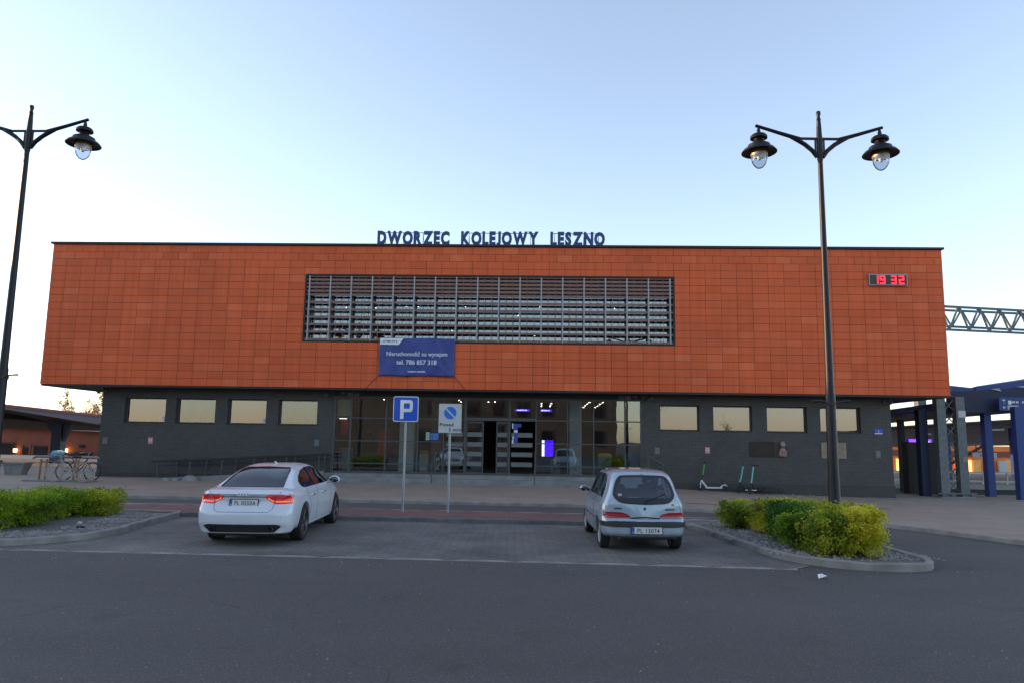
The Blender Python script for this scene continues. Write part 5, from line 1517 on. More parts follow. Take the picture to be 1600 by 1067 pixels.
# far platform
y2 = 37.6
M['orange_lit'] = mat('painted_sunlit_orange', (.80, .20, .03), .6, var=.25, scale=.9)  # sunlight on the far wall is put into its orange base colour
M['orange_panel'] = mat('yellow_orange_panel', (.85, .45, .12), .6, var=.15)
fb = thing('orange_platform_building', 'long orange building painted as sunlit, with yellow panels, across the tracks on the right', 'building', (26, 58, 0), 0)
Y3 = 58
def fbx(px0, py0, px1, py1):
    p0, p1 = at(px0, py0, Y3), at(px1, py1, Y3); return p0.x - 26, p1.x - 26, p1.z, p0.z
a0, a1, z0, z1 = fbx(1380, 694, 1700, 768)
w_ = MB().box(a0, a1, 0, 5, z0 - 1, z1).build('wall', M['orange_lit'], fb)
M['lit_window'] = emit_mat('lit_window', (1.0, .50, .13), .8)
for i, (x0, y0_, x1, y1_, m_) in enumerate(((1492, 719, 1506, 737, 'lit_window'), (1508, 718, 1518, 737, 'lit_window'), (1519, 718, 1532, 739, 'orange_panel'), (1570, 718, 1582, 742, 'orange_panel'), (1594, 716, 1600, 742, 'lit_window'), (1400, 716, 1404, 742, 'lit_window'))):
    a0, a1, z0, z1 = fbx(x0, y0_, x1, y1_); MB().box(a0, a1, -.1, -.005, z0, z1).build('window', M[m_], fb)
a0, a1, z0, z1 = fbx(1380, 702, 1700, 716); MB().box(a0, a1, -.09, -.006, z0, z1).build('upper_band', M['slat_back'], fb)
a0, a1, z0, z1 = fbx(1557, 719, 1572, 760); MB().box(a0, a1, -.3, -.1, z0, z1).build('grey_cabinet', M['column'], fb)
cb = thing('far_platform_canopy', 'dark blue canopy over the far platform below the bright strip of sky', 'canopy', (24, 41, 0), 0)
Lc_ = cb.location
mb = MB(); poly_prism(mb, [at(1370, 668.5, 40), at(1680, 650, 40), at(1680, 656, 40), at(1370, 672, 40)], [at(1370, 692, 50), at(1680, 688, 50), at(1680, 694, 50), at(1370, 698, 50)]); mb.build('roof', M['blue_dark'], cb)
mb = MB(); poly_prism(mb, [at(1370, 667, 39.9), at(1680, 648.5, 39.9), at(1680, 650.5, 39.9), at(1370, 669, 39.9)], [at(1370, 667, 40.1), at(1680, 648.5, 40.1), at(1680, 650.5, 40.1), at(1370, 669, 40.1)]); mb.build('roof_edge', M['canopy_edge'], cb)
for px, py in ((1484, 758), (1593, 758)):
    p = at(px, py, 41); mb = MB(); mb.box(p.x - Lc_.x - .2, p.x - Lc_.x + .2, 0, .3, p.z - .1, at(px, 668, 41).z); mb.build('column', M['blue_steel'], cb)
    mb = MB(); zt = at(px, 694, 41).z; mb.bar((p.x - Lc_.x, .2, zt - 1.2), (p.x - Lc_.x + 2.2, .2, zt), .12); mb.build('brace', M['wood_dark'], cb)
for px0, px1, py in ((1440, 1454, 678), (1491, 1507, 675), (1549, 1568, 671)):
    a_, b_ = at(px0, py, 40.5), at(px1, py - .5, 40.5); MB().bar(a_ - Lc_, b_ - Lc_, .15, .1).build('tube_light', M['canopy_pale'], cb)
a_, b_ = at(1488, 694.5, 42), at(1551, 694, 42); MB().bar(a_ - Lc_, b_ - Lc_, .2, .12).build('light_track', M['canopy_edge'], cb)
t = thing('station_name_board', 'white name board reading Leszno hanging over the far platform', 'sign', at(1521, 714, 40.5), 0)
w_ = at(1558, 713, 40.5).x - t.location.x
MB().box(0, w_, 0, .08, 0, .27).build('board', M['sign_white'], t); MB().text('Leszno', .22, TM(w_ / 2, -.01, .06), .01, .005, 1, 'CENTER').build('lettering', M['navy'], t, fix=False)
for x in (.2, w_ - .2): MB().bar((x, .04, .27), (x, .04, .7), .04).build('hanger', M['dark_metal'], t)
pf = MB(); pL, pR = at(1385, 757, y2), at(1700, 770, y2)
q0, q1 = at(1385, 762, y2), at(1700, 776, y2)
pf = MB(); zt = .10
z_top = at(1500, 757, y2).z; zb_ = z_top - .35
pf.box(at(1360, 700, y2).x, 70, y2, 57.9, -1.2, z_top)
o = pf.build('far_platform', M['platform_edge']); tag(o, kind='structure')
tb = MB(); tb.add([(14.5, 32.6, -.335), (70, 32.6, -.335), (70, 37.59, -.335), (14.5, 37.59, -.335)], [(0, 1, 2, 3)])
o = tb.build('track_gap_shade', M['black']); tag(o, kind='structure'); o.location.z = .06  # black sheet paints the shade of the sunken track gap
fn = thing('platform_fence', 'pale wire railing along the far platform on the right', 'fence', (20, 38.6, z_top), 0)
ht = at(1500, 737, 38.6).z - z_top
x0, x1 = at(1385, 740, 38.6).x - 20, 36 - 20
MB().bar((x0, 0, ht), (x1, 0, ht), .09, .07).build('top_rail', M['alu'], fn)
MB().bar((x0, 0, .15), (x1, 0, .15), .06, .05).build('bottom_rail', M['alu'], fn)
for k in range(14):
    x = x0 + (x1 - x0) * k / 13; MB().bar((x, 0, 0), (x, 0, ht), .07).build('post', M['alu'], fn)
M['mesh_infill'] = glass('railing_glass', (.62, .64, .68), .12)
MB().box(x0, x1, .0, .01, .2, ht - .06).build('infill', M['mesh_infill'], fn)
# white kerb line along the platform ramp on the right
l0, l1 = Vector(at(1422, 781, 29)), 0
sheet('platform_edge_line', [(13.7, 29.6), (17.3, 27.9), (24.5, 24.2), (24.6, 24.32), (17.35, 28.05), (13.75, 29.72)], .093, M['sign_white'], 2)
sheet('platform_edge_line', [(17.0, 28.8), (26.0, 24.6), (26.1, 24.7), (17.1, 28.9)], .093, M['sign_white'], 2)

# signal gantry
gt = thing('signal_gantry', 'long grey steel lattice truss crossing the sky right of the building', 'gantry', at(1473, 517, 44), 0)
o_ = gt.location
def tr(px, py, Y): return at(px, py, Y) - o_
Yg, Yh = 44, 45.3
topf = lambda px, Y=Yg: tr(px, 479 + (px - 1473) * .054, Y); topb = lambda px: tr(px, 485 + (px - 1473) * .045, Yh)
botf = lambda px, Y=Yg: tr(px, 515 + (px - 1473) * .046, Y); botb = lambda px: tr(px, 510 + (px - 1473) * .046, Yh)
for f in (topf, topb, botf, botb): MB().bar(f(1440), f(1680), .13, .13).build('chord', M['steel_green'], gt)
for j, (tf, bf, ofs) in enumerate(((topf, botf, 0), (topb, botb, 4))):
    for k in range(8):
        x = 1452 + ofs + k * 31.5
        MB().bar(bf(x), tf(x + 13.5), .09, .09).build('diagonal', M['steel_green'], gt)
        MB().bar(tf(x + 15.5), bf(x + 30.5), .09, .09).build('diagonal', M['steel_green'], gt)
mb = MB()
for k in range(9):
    x = 1466 + k * 31.5; mb.bar(topf(x), topb(x + 3), .08); mb.bar(botf(x - 15), botb(x - 12), .08)
mb.build('cross_ties', M['steel_green'], gt)
for px in (1430, 1720):
    q = tr(px, 500, 44.6); MB().bar((q.x, q.y, -o_.z - .3), (q.x, q.y, q.z + .6), .5, .5).build('leg', M['steel_green'], gt)

# unseen houses added to darken reflections and shade the square, with mirrored trees
M['town'] = mat('unseen_house_wall', (.10, .085, .07), .9, var=.2, scale=.4)
M['unseen_house_roof'] = mat('unseen_house_roof', (.08, .04, .03), .9)
t = thing('unseen_house', 'unseen brownish house row added across the square to darken the entrance glass reflections', 'building', (-2, -34, 0), 0)
MB().box(-26, 11, -10, 0, -.5, 8.5).build('wall', M['town'], t)
MB().prism([(-26.5, 8.5), (11.5, 8.5), (9, 12), (-24, 12)], -10.3, .3).build('roof', M['unseen_house_roof'], t)
for i in range(8):
    for j in range(2):
        f = MB().box(-14.5 + i * 3.2, -13.1 + i * 3.2, .003, .06, 1.2 + j * 3.6, 3.1 + j * 3.6).build('window', M['unseen_house_roof'], t)
        MB().box(-14.4 + i * 3.2, -13.2 + i * 3.2, .061, .07, 1.3 + j * 3.6, 3.0 + j * 3.6).build('pane', M['dark_glass'], f)

t = thing('unseen_house', 'unseen long house row added left of the square to keep the low sun off the asphalt', 'building', (-45, 14, 0), 0)  # row added out of view to block the low sun
MB().box(-10, 0, -30, 29, -.5, 9.0).build('wall', M['town'], t)
MB().prism([(-30.3, 9.0), (29.3, 9.0), (27, 10.2), (-28, 10.2)], -10.3, .3, 'x').build('roof', M['unseen_house_roof'], t)
tree('leafless_tree', 'bare branched tree across the square, mirrored at the right end of the hall glass', (13.5, -26, 0), 10, .6, 12, 900, .1, leafm=None)

t = thing('unseen_house', 'unseen low pale-roofed shed row added far behind, mirrored low in the right brick-wall windows', 'building', (38, -62, 0), 0)
MB().box(0, 30, -8, 0, -.5, 3.3).build('wall', M['town'], t)
MB().prism([(-.5, 3.3), (30.5, 3.3), (28, 5.2), (12, 4.4)], -8.3, .3).build('roof', M['unseen_house_roof'], t)
tree('leafless_tree', 'slender leafless tree far behind, mirrored in the second right window', (29.5, -60, 0), 7, .6, 31, 300, .1)

for i, (pa, pb, ya, yb, lab) in enumerate((((-60, 586), (420, 622), 70, 110, 'upper thin overhead wire crossing the pale sky left of the building'), ((-60, 612), (420, 626), 62, 120, 'lower thin overhead wire just above the left canopy'))):
    a_, b_ = at(*pa, ya), at(*pb, yb); w = thing('overhead_wire', lab, 'wire', a_, 0, 'overhead wires on the left')
    MB().tube([(0, 0, 0), ((b_ - a_) * .5 + Vector((0, 0, -.3)))[:], (b_ - a_)[:]], .022, 5).build('cable', M['dark_metal'], w)
# ------------------------------------------------------------------ cars
def interp(tab, y):
    """smooth interpolation of a table [(y, a, b, ...)]"""
    n = len(tab)
    if y <= tab[0][0]: return list(tab[0][1:])
    if y >= tab[-1][0]: return list(tab[-1][1:])
    for i in range(n - 1):
        if tab[i][0] <= y <= tab[i + 1][0]: break
    out = []
    x0, x1 = tab[i][0], tab[i + 1][0]; h = x1 - x0; t = (y - x0) / h
    for c in range(1, len(tab[0])):
        p0, p1 = tab[i][c], tab[i + 1][c]
        d = (p1 - p0) / h
        dl = (p0 - tab[i - 1][c]) / (x0 - tab[i - 1][0]) if i > 0 else d
        dr = (tab[i + 2][c] - p1) / (tab[i + 2][0] - x1) if i < n - 2 else d
        def slope(a, b):
            return 0 if a * b <= 0 else 2 * a * b / (a + b)
        m0 = slope(dl, d) if i > 0 else d
        m1 = slope(d, dr) if i < n - 2 else d
        t2, t3 = t * t, t * t * t
        out.append((2 * t3 - 3 * t2 + 1) * p0 + (t3 - 2 * t2 + t) * h * m0 + (-2 * t3 + 3 * t2) * p1 + (t3 - t2) * h * m1)
    return out

def cr(P, n):
    out = []
    for i in range(len(P) - 1):
        a = P[max(i - 1, 0)]; b = P[i]; c = P[i + 1]; d = P[min(i + 2, len(P) - 1)]
        for k in range(n):
            t = k / n
            out.append(tuple(.5 * (2 * b[j] + (c[j] - a[j]) * t + (2 * a[j] - 5 * b[j] + 4 * c[j] - d[j]) * t * t + (-a[j] + 3 * b[j] - 3 * c[j] + d[j]) * t ** 3) for j in range(2)))
    out.append(P[-1])
    return out

def section(W, zb, zbelt, zr, wr, flare):
    h = zbelt - zb; g = max(zr - zbelt, .004)
    P = [(0, zb), (W * .72, zb), (W * .90, zb + .015), (W * .965, zb + .09 * h + .02), (W * .99, zb + .30 * h), (W * 1.0, zb + .55 * h), (W * .992, zb + .74 * h),
         (W * .972, zb + .90 * h), (W * .935, zbelt + .0 * g), (lerp(W * .90, wr, .38), zbelt + .36 * g), (lerp(W * .90, wr, .8), zbelt + .72 * g), (wr * .93, zbelt + .90 * g), (wr * .70, zbelt + .975 * g), (wr * .35, zbelt + .998 * g), (0, zr)]
    return cr(P, 4)
def lerp(a, b, t): return a + (b - a) * t

def loft(tab, L, warp, cap_r=.14, cap_f=.25, inset=0.0, y0=0.0, y1=None, nst=84):
    """closed body surface"""
    y1 = L if y1 is None else y1
    ys = []
    st_ = []
    for k in range(nst + 1):
        y = y0 + (y1 - y0) * k / nst
        st_.append((y, 1.0))
    def ring(y, s, dy, squeeze):
        W, zb, zbelt, zr, wr = interp(tab, y)
        W -= inset; zb += inset; zr -= inset * .8; wr -= inset
        sec = section(W, zb, zbelt, zr, wr, 0)
        zc = (zb + zr) / 2 * .5 + zbelt * .35
        zc = (zb + zbelt) / 2
        pts = []
        full = [(x, z) for x, z in sec] + [(-x, z) for x, z in sec[-2:0:-1]]
        for x, z in full:
            xx = x * squeeze; zz = zc + (z - zc) * (1 - (1 - s))
            pts.append((xx, dy, zz))
        return pts
    rings = []
    NCAP = 9
    if cap_r:
        for k in range(NCAP):
            a = k / NCAP * math.pi / 2
            # superelliptic rounding of the corners seen from above and the side
            s = [.02, .35, .62, .80, .90, .945, .972, .988, .997][k]
            q = [0, .002, .006, .014, .03, .07, .16, .35, .65][k]
            rings.append(ring(y0, s, y0 + cap_r * q, s))
    for (y, _) in st_:
        yy = y if not cap_r else max(y, y0 + cap_r * .9 + (y - y0) * .0001)
        if cap_r and y < y0 + cap_r * 1.02: 
            if y > y0 + 1e-9 : continue
            yy = y0 + cap_r
        if cap_f and y > y1 - cap_f * 1.02 and y < y1 - 1e-9: continue
        if cap_f and y >= y1 - 1e-9: yy = y1 - cap_f
        rings.append(ring(min(max(yy, y0), y1), 1, yy, 1))
    if cap_f:
        for k in range(NCAP)[::-1]:
            s = [.02, .35, .62, .80, .90, .945, .972, .988, .997][k]
            q = [0, .002, .006, .014, .03, .07, .16, .35, .65][k]
            rings.append(ring(y1, s, y1 - cap_f * q, s))
    n = len(rings[0])
    vs = [warp(*p) for r in rings for p in r]
    fs = []
    for i in range(len(rings) - 1):
        for k in range(n):
            k2 = (k + 1) % n
            fs.append((i * n + k, i * n + k2, (i + 1) * n + k2, (i + 1) * n + k))
    fs.append(tuple(range(n))[::-1]); fs.append(tuple((len(rings) - 1) * n + k for k in range(n)))
    me = bpy.data.meshes.new('body'); me.from_pydata([v[:] for v in vs], [], fs)
    bm = bmesh.new(); bm.from_mesh(me); bmesh.ops.recalc_face_normals(bm, faces=bm.faces); bm.to_mesh(me)
    bvh = BVHTree.FromBMesh(bm); bm.free()
    return me, bvh

def subdiv_poly(poly, step):
    bm = bmesh.new()
    f = bm.faces.new([bm.verts.new((u, v, 0)) for u, v in poly])
    us = [p[0] for p in poly]; vs = [p[1] for p in poly]
    for k in range(1, int((max(us) - min(us)) / step) + 1):
        bmesh.ops.bisect_plane(bm, geom=bm.faces[:] + bm.edges[:] + bm.verts[:], plane_co=(min(us) + k * step, 0, 0), plane_no=(1, 0, 0))
    for k in range(1, int((max(vs) - min(vs)) / step) + 1):
        bmesh.ops.bisect_plane(bm, geom=bm.faces[:] + bm.edges[:] + bm.verts[:], plane_co=(0, min(vs) + k * step, 0), plane_no=(0, 1, 0))
    bmesh.ops.triangulate(bm, faces=[f for f in bm.faces if len(f.verts) > 4])
    return bm

def patch(bvh, poly, side, off=.004, th=.006, step=.05):
    """piece of panel following the body: poly is (x,z) for rear/front, (y,z) for left/right, (x,y) for top"""
    bm = subdiv_poly(poly, step)
    D = {'rear': Vector((0, 1, 0)), 'front': Vector((0, -1, 0)), 'left': Vector((1, 0, 0)), 'right': Vector((-1, 0, 0)), 'top': Vector((0, 0, -1))}[side]
    last = None; info = []
    for v in bm.verts:
        u, w = v.co.x, v.co.y
        o = {'rear': Vector((u, -3, w)), 'front': Vector((u, 9, w)), 'left': Vector((-3, u, w)), 'right': Vector((3, u, w)), 'top': Vector((u, w, 4))}[side]
        h, nrm, i, d = bvh.ray_cast(o, D)
        if h is None:
            h, nrm, i, d = bvh.find_nearest(o + D * 3.0)
        if nrm.dot(D) > 0: nrm = -nrm
        info.append((v, h, nrm))
    for v, h, nrm in info: v.co = h + nrm * off
    bm.normal_update()
    if sum((f.normal.dot(D)) for f in bm.faces) > 0: bmesh.ops.reverse_faces(bm, faces=bm.faces)
    if th:
        edges = [e for e in bm.edges if e.is_boundary]
        nm = {v: n_ for v, h, n_ in info}
        r = bmesh.ops.extrude_edge_only(bm, edges=edges)
        new = [g for g in r['geom'] if isinstance(g, bmesh.types.BMVert)]
        for v in new:
            best = None
            for e in v.link_edges:
                o_ = e.other_vert(v)
                if o_ in nm: best = nm[o_]; break
            v.co -= (best if best else -D) * th
    mb = MB()
    bm.verts.index_update(); mb.frombm(bm, True)
    return mb

def strip(bvh, pts, side, w, off=.003):
    """thin groove line following the body along 2D points"""
    mb = MB()
    D = {'rear': Vector((0, 1, 0)), 'left': Vector((1, 0, 0)), 'right': Vector((-1, 0, 0)), 'top': Vector((0, 0, -1))}[side]
    out = []
    for (a, b) in zip(pts[:-1], pts[1:]):
        n = max(2, int(math.hypot(b[0] - a[0], b[1] - a[1]) / .05))
        for k in range(n): out.append((a[0] + (b[0] - a[0]) * k / n, a[1] + (b[1] - a[1]) * k / n))
    out.append(pts[-1])
    P = []
    for u, v in out:
        o = {'rear': Vector((u, -3, v)), 'left': Vector((-3, u, v)), 'right': Vector((3, u, v)), 'top': Vector((u, v, 4))}[side]
        h, nrm, i, d = bvh.ray_cast(o, D)
        if h is not None: P.append(h + (nrm if nrm.dot(D) < 0 else -nrm) * (off - w * .35))
    if len(P) > 1: mb.tube(P, w / 2, 6)
    return mb

def boolean_cut(me, cutters):
    o = bpy.data.objects.new('tmp', me); C.objects.link(o)
    cs = []
    for c in cutters:
        co = bpy.data.objects.new('cut', c.mesh('cut')); C.objects.link(co); cs.append(co)
        md = o.modifiers.new('b', 'BOOLEAN'); md.operation = 'DIFFERENCE'; md.solver = 'EXACT'; md.object = co
    dg = bpy.context.evaluated_depsgraph_get(); dg.update()
    res = bpy.data.meshes.new_from_object(o.evaluated_get(dg))
    for c in cs: bpy.data.objects.remove(c)
    bpy.data.objects.remove(o)
    return res

def link_mesh(name, me, m, parent, smooth=True, ang=35):
    me.materials.clear(); me.materials.append(m)
    me.polygons.foreach_set('use_smooth', [smooth] * len(me.polygons))
    me.set_sharp_from_angle(angle=R_(ang))
    o = bpy.data.objects.new(name, me); C.objects.link(o); o.parent = parent
    return o

def car_paint(name, col, flake=.1, metal=.0, rough=.35):
    m = mat(name, col, rough, metal, var=.05, scale=1.3, coat=1.0, spec=.5)
    return m
M['car_white'] = car_paint('white_car_paint', (.62, .65, .70))
M['car_silver'] = car_paint('silver_blue_car_paint', (.33, .41, .48), metal=.25, rough=.35)
M['tinted'] = glass('tinted_car_glass', (.10, .11, .12), .10)
M['clear_car'] = glass('car_glass', (.62, .68, .72), .09)
M['car_dark'] = mat('car_interior', (.03, .032, .036), .8)
M['plastic'] = mat('black_plastic', (.018, .018, .02), .55)
M['tail_red'] = mat('tail_light_red', (.50, .012, .016), .12, var=.0, coat=1, emit=(1, .02, .02), es=.02)
M['tail_deep'] = mat('tail_light_deep_red', (.28, .006, .012), .15, var=.0, coat=1)
M['tail_stripe'] = mat('tail_light_stripe', (.42, .03, .04), .2, var=.0, coat=1)
M['tail_lit'] = emit_mat('tail_light_glow', (1.0, .22, .12), .28)
M['tyre'] = mat('tyre_rubber', (.014, .014, .015), .85, var=.2, bump=.2)
M['rim_dark'] = mat('dark_alloy', (.10, .10, .105), .35, .8)
M['rim_pale'] = mat('pale_hub_cap', (.38, .38, .39), .4, .4)
M['plate_white'] = mat('plate_white', (.55, .56, .56), .4, var=.04)
M['plate_blue'] = mat('plate_blue', (.02, .05, .35), .4)
M['chrome_c'] = mat('chrome', (.6, .6, .62), .15, .95, var=0)
M['mirror'] = mat('mirror_glass', (.10, .12, .16), .08, .9, var=0)
M['headrest'] = mat('headrest', (.05, .052, .058), .9)

def road_wheel(t, x, y, r, w, side, rim_m, spokes, rr):
    Mx = Matrix.Translation((x, y, r)) @ Matrix.Rotation(R_(90) * side, 4, 'Y')     # local +Z points outwards
    tyre = MB().lathe([(rr, -w / 2 + .01), (rr + .015, -w / 2), (r - .03, -w / 2), (r - .008, -w / 2 + .012), (r, -w / 2 + .035), (r, w / 2 - .035), (r - .008, w / 2 - .012), (r - .03, w / 2), (rr + .015, w / 2 - .004), (rr, w / 2 - .01)], 48, Mx, close=True)
    wh = thing_part('wheel', t)
    tyre.build('tyre', M['tyre'], wh)
    rim = MB().lathe([(rr + .004, w / 2 - .008), (rr - .008, w / 2 - .006), (rr - .02, w / 2 - .03), (rr - .03, -.05), (rr, -w / 2 + .01), (rr + .004, -w / 2 + .01)], 40, Mx)
    rim.lathe([(.0, w / 2 - .03), (.05, w / 2 - .032), (.055, w / 2 - .06), (0, w / 2 - .07)], 20, Mx)
    for k in range(spokes):
        a = 2 * math.pi * k / spokes
        for da in (-.13, .13) if spokes < 8 else (0,):
            p = Mx @ Vector((.04 * math.cos(a), .04 * math.sin(a), w / 2 - .045)); q = Mx @ Vector(((rr - .012) * math.cos(a + da), (rr - .012) * math.sin(a + da), w / 2 - .03))
            rim.tube([p, q], [.022, .014], 6)
    rim.build('rim', rim_m, wh)
    MB().lathe([(0, -.02), (rr - .03, -.02), (rr - .03, -.04), (0, -.04)], 24, Mx).build('brake_disc', M['car_dark'], wh)
def thing_part(nm, parent):
    o = bpy.data.objects.new(nm, None); o.empty_display_size = .1; C.objects.link(o); o.parent = parent; return o

def plate(parent, x, y, z, tilt, txt, w=.52, h=.114):
    Mx = Matrix.Translation((x, y, z)) @ Matrix.Rotation(tilt, 4, 'X')
    mb = MB(); mb.prism(rrect(w + .03, h + .03, .012, 3), -.012, .01); a = MB().frommesh(mb.mesh(), Mx).build('number_plate', M['plastic'], parent)
    mb = MB(); mb.prism(rrect(w, h, .01, 3, .0), -.0155, -.0125); MB().frommesh(mb.mesh(), Mx).build('plate_face', M['plate_white'], a)
    mb = MB().box(-w / 2 + .002, -w / 2 + .042, -.0175, -.0158, -h / 2 + .003, h / 2 - .003); MB().frommesh(mb.mesh(), Mx).build('blue_band', M['plate_blue'], a)
    mb = MB(); mb.text(txt, .107, Mx @ TM(.022, -.0165, -.040), .006, .003, .86, 'CENTER', 1.12); mb.build('plate_lettering', M['black'], a, fix=False)
    mb = MB(); mb.text('PL', .03, Mx @ TM(-w / 2 + .022, -.019, -.045), .01, .002, .9, 'CENTER'); mb.build('country_code', M['white'], a, fix=False)
    return a

# ---- white five-door coupe
LA = 4.70
tabA = [  # y, half width, underside, belt, roof, half width of roof
 (0.0, .860, .22, .885, .925, .70), (.12, .885, .21, .915, .968, .70), (.28, .905, .20, .935, .985, .69), (.45, .915, .25, .945, 1.005, .665), (.75, .922, .23, .955, 1.115, .63), (1.1, .926, .20, .958, 1.235, .60),
 (1.5, .927, .20, .955, 1.330, .585), (2.0, .927, .20, .950, 1.383, .58), (2.45, .927, .20, .945, 1.388, .58), (2.85, .925, .20, .94, 1.345, .585), (3.25, .92, .20, .93, 1.19, .62), (3.6, .912, .20, .905, 1.00, .66),
 (3.9, .90, .20, .86, .915, .66), (4.3, .87, .21, .78, .83, .62), (4.7, .80, .24, .66, .70, .56)]
def warpA(x, y, z):
    # overhang of the bumper, inward slant of the boot lid, lip at the top edge
    k = max(0.0, 1 - y / .9)
    f = 0
    if z > .55: f += .16 * smooth01((z - .55) / .28)
    if z > .82: f -= .10 * smooth01((z - .82) / .10)
    if z < .42: f += .06 * smooth01((.42 - z) / .16)
    dy = f * k
    # plan-view rounding of the tail
    dy += .16 * (abs(x) / .9) ** 3.2 * k * k
    kf = max(0.0, 1 - (LA - y) / 1.2)
    dy -= .30 * (abs(x) / .9) ** 3 * kf * kf
    # wheel-arch shoulders
    return Vector((x, y + dy, z))
def arch_cut(x0, x1, y, z, r):
    return MB().prism([(y + r * math.cos(2 * math.pi * k / 48 + .01), z + r * math.sin(2 * math.pi * k / 48 + .01)) for k in range(48)], x0, x1, 'x')
def make_coupe(loc, rz):
    t = thing('parked_car', 'white coupe with bright red tail lights and plate PL 0550A, parked on the left', 'car', loc, rz)
    me, bvh = loft(tabA, LA, warpA, .10, .22)
    ry, fy, wr_ = 1.04, 3.86, .335
    cut = []
    for y in (ry, fy):
        cut.append(arch_cut(.62, 1.2, y, wr_ + .01, .375)); cut.append(arch_cut(-1.2, -.62, y, wr_ + .01, .375))
    # cabin cavity and window openings
    cav, _ = loft(tabA, LA, warpA, 0, 0, .07, .75, 3.3, 40)
    cm = MB(); cm.frommesh(cav)
    # keep only the part above z = .6
    bm = bmesh.new(); bm.from_mesh(cm.mesh()); 
    r = bmesh.ops.bisect_plane(bm, geom=bm.faces[:] + bm.edges[:] + bm.verts[:], plane_co=(0, 0, .62), plane_no=(0, 0, -1), clear_outer=True)
    bmesh.ops.holes_fill(bm, edges=[e for e in bm.edges if e.is_boundary]); bmesh.ops.triangulate(bm, faces=bm.faces)
    cav_mb = MB().frombm(bm); cut.append(cav_mb)
    RW = [(-.60, 1.005), (.60, 1.005), (.565, 1.12), (.50, 1.27), (.44, 1.318), (0, 1.33), (-.44, 1.318), (-.50, 1.27), (-.565, 1.12)]
    FWn = [(-.62, 1.0), (.62, 1.0), (.55, 1.25), (.48, 1.32), (-.48, 1.32), (-.55, 1.25)]
    SW = [(1.02, .985), (1.10, 1.07), (1.32, 1.175), (1.62, 1.262), (2.0, 1.31), (2.45, 1.315), (2.80, 1.262), (3.10, 1.14), (3.32, 1.0), (3.34, .975), (1.2, .965)]
    cut.append(MB().prism(RW, .2, 2.0, 'y')); cut.append(MB().prism(FWn, 2.6, 5.0, 'y'))
    cut.append(MB().prism(SW, -1.3, 1.3, 'x'))
    body = boolean_cut(me, cut)
    bo = link_mesh('body', body, M['car_white'], t, True, 32)
    patch(bvh, RW, 'rear', -.004, 0, .05).build('rear_window', M['tinted'], t, fix=False)
    ins = lambda P, k=.004: P
    g = MB(); patch(bvh, FWn, 'front', -.004, 0, .06).build('windscreen', M['clear_car'], t, fix=False)
    for sd in ('left', 'right'):
        patch(bvh, SW, sd, -.004, 0, .06).build('side_window', M['tinted'], t, fix=False)
        sg = -1 if sd == 'left' else 1
        for yy in (2.02,):
            strip(bvh, [(yy, .975), (yy + .03, 1.31)], sd, .05, .012).build('door_pillar', M['plastic'], t)
        strip(bvh, SW[:-1] , sd, .018, .006).build('window_trim', M['plastic'], t)
        strip(bvh, [(2.0, .96), (2.02, .60), (1.95, .32)], sd, .007).build('door_gap', M['plastic'], t)
        strip(bvh, [(3.28, .94), (3.20, .5), (3.15, .32)], sd, .007).build('door_gap', M['plastic'], t)
        strip(bvh, [(1.18, .95), (1.45, .65), (1.42, .45)], sd, .007).build('door_gap', M['plastic'], t)
        for yy in (1.55, 2.48):
            hx = bvh.ray_cast(Vector((sg * 3, yy, .80)), Vector((-sg, 0, 0)))[0].x
            MB().tube([(hx - sg * .01, yy - .09, .80), (hx + sg * .035, yy - .07, .803), (hx + sg * .035, yy + .07, .806), (hx - sg * .01, yy + .09, .806)], .016, 8).build('door_handle', M['chrome_c'], t)
        # mirror
        mm = MB().frombm(lump(sg * 1.03, 3.05, 1.02, .125, .085, .082, 1, .05), True); mm.tube([(sg * .86, 3.12, .96), (sg * .96, 3.08, 1.0)], .03, 8)
        mo = mm.build('wing_mirror', M['car_white'], t)
        MB().frombm(lump(sg * 1.03, 2.995, 1.02, .105, .045, .064, 1, .0), True).build('mirror_glass', M['mirror'], mo)
        strip(bvh, [(1.5, .27), (3.3, .27)], sd, .05).build('sill_trim', M['car_white'], t)
    strip(bvh, RW + [RW[0]], 'rear', .022, .008).build('window_surround', M['plastic'], t)
    # seats
    for x in (-.36, .36):
        MB().bbox(x - .24, x + .24, 1.9, 2.1, .63, 1.12, .06).build('seat', M['headrest'], t); MB().bbox(x - .12, x + .12, 1.88, 2.0, 1.115, 1.26, .04).build('headrest', M['headrest'], t)
    for x in (-.42, 0, .42): MB().bbox(x - .12, x + .12, 1.05, 1.15, .965, 1.08, .04).build('headrest', M['headrest'], t)
    MB().box(-.62, .62, .9, 1.2, .63, .96).build('parcel_shelf', M['headrest'], t)
    # tail lights (outer lens on the wing, inner on the lid)
    LR = [(-.86, .875), (-.72, .893), (-.46, .893), (-.385, .862), (-.385, .845), (-.56, .735), (-.60, .728), (-.86, .735)]
    for sg in (-1, 1):
        P = [(x * -sg, z) for x, z in LR]
        o = patch(bvh, P, 'rear', .006, .02, .04).build('tail_light', M['tail_red'], t, fix=False)
        strip(bvh, [(sg * .60, .895), (sg * .56, .73)], 'rear', .012, .012).build('lens_gap', M['tail_deep'], o)
        strip(bvh, [(sg * .84, .765), (sg * .58, .762)], 'rear', .018, .018).build('light_bar', M['tail_lit'], o)
        strip(bvh, [(sg * .55, .765), (sg * .44, .835)], 'rear', .014, .018).build('light_bar', M['tail_lit'], o)
        strip(bvh, [(sg * .84, .765), (sg * .85, .85)], 'rear', .012, .018).build('light_bar', M['tail_lit'], o)
    strip(bvh, [(-.385, .848), (.385, .848)], 'rear', .012, .006).build('lid_crease', M['alu_dull'], t)
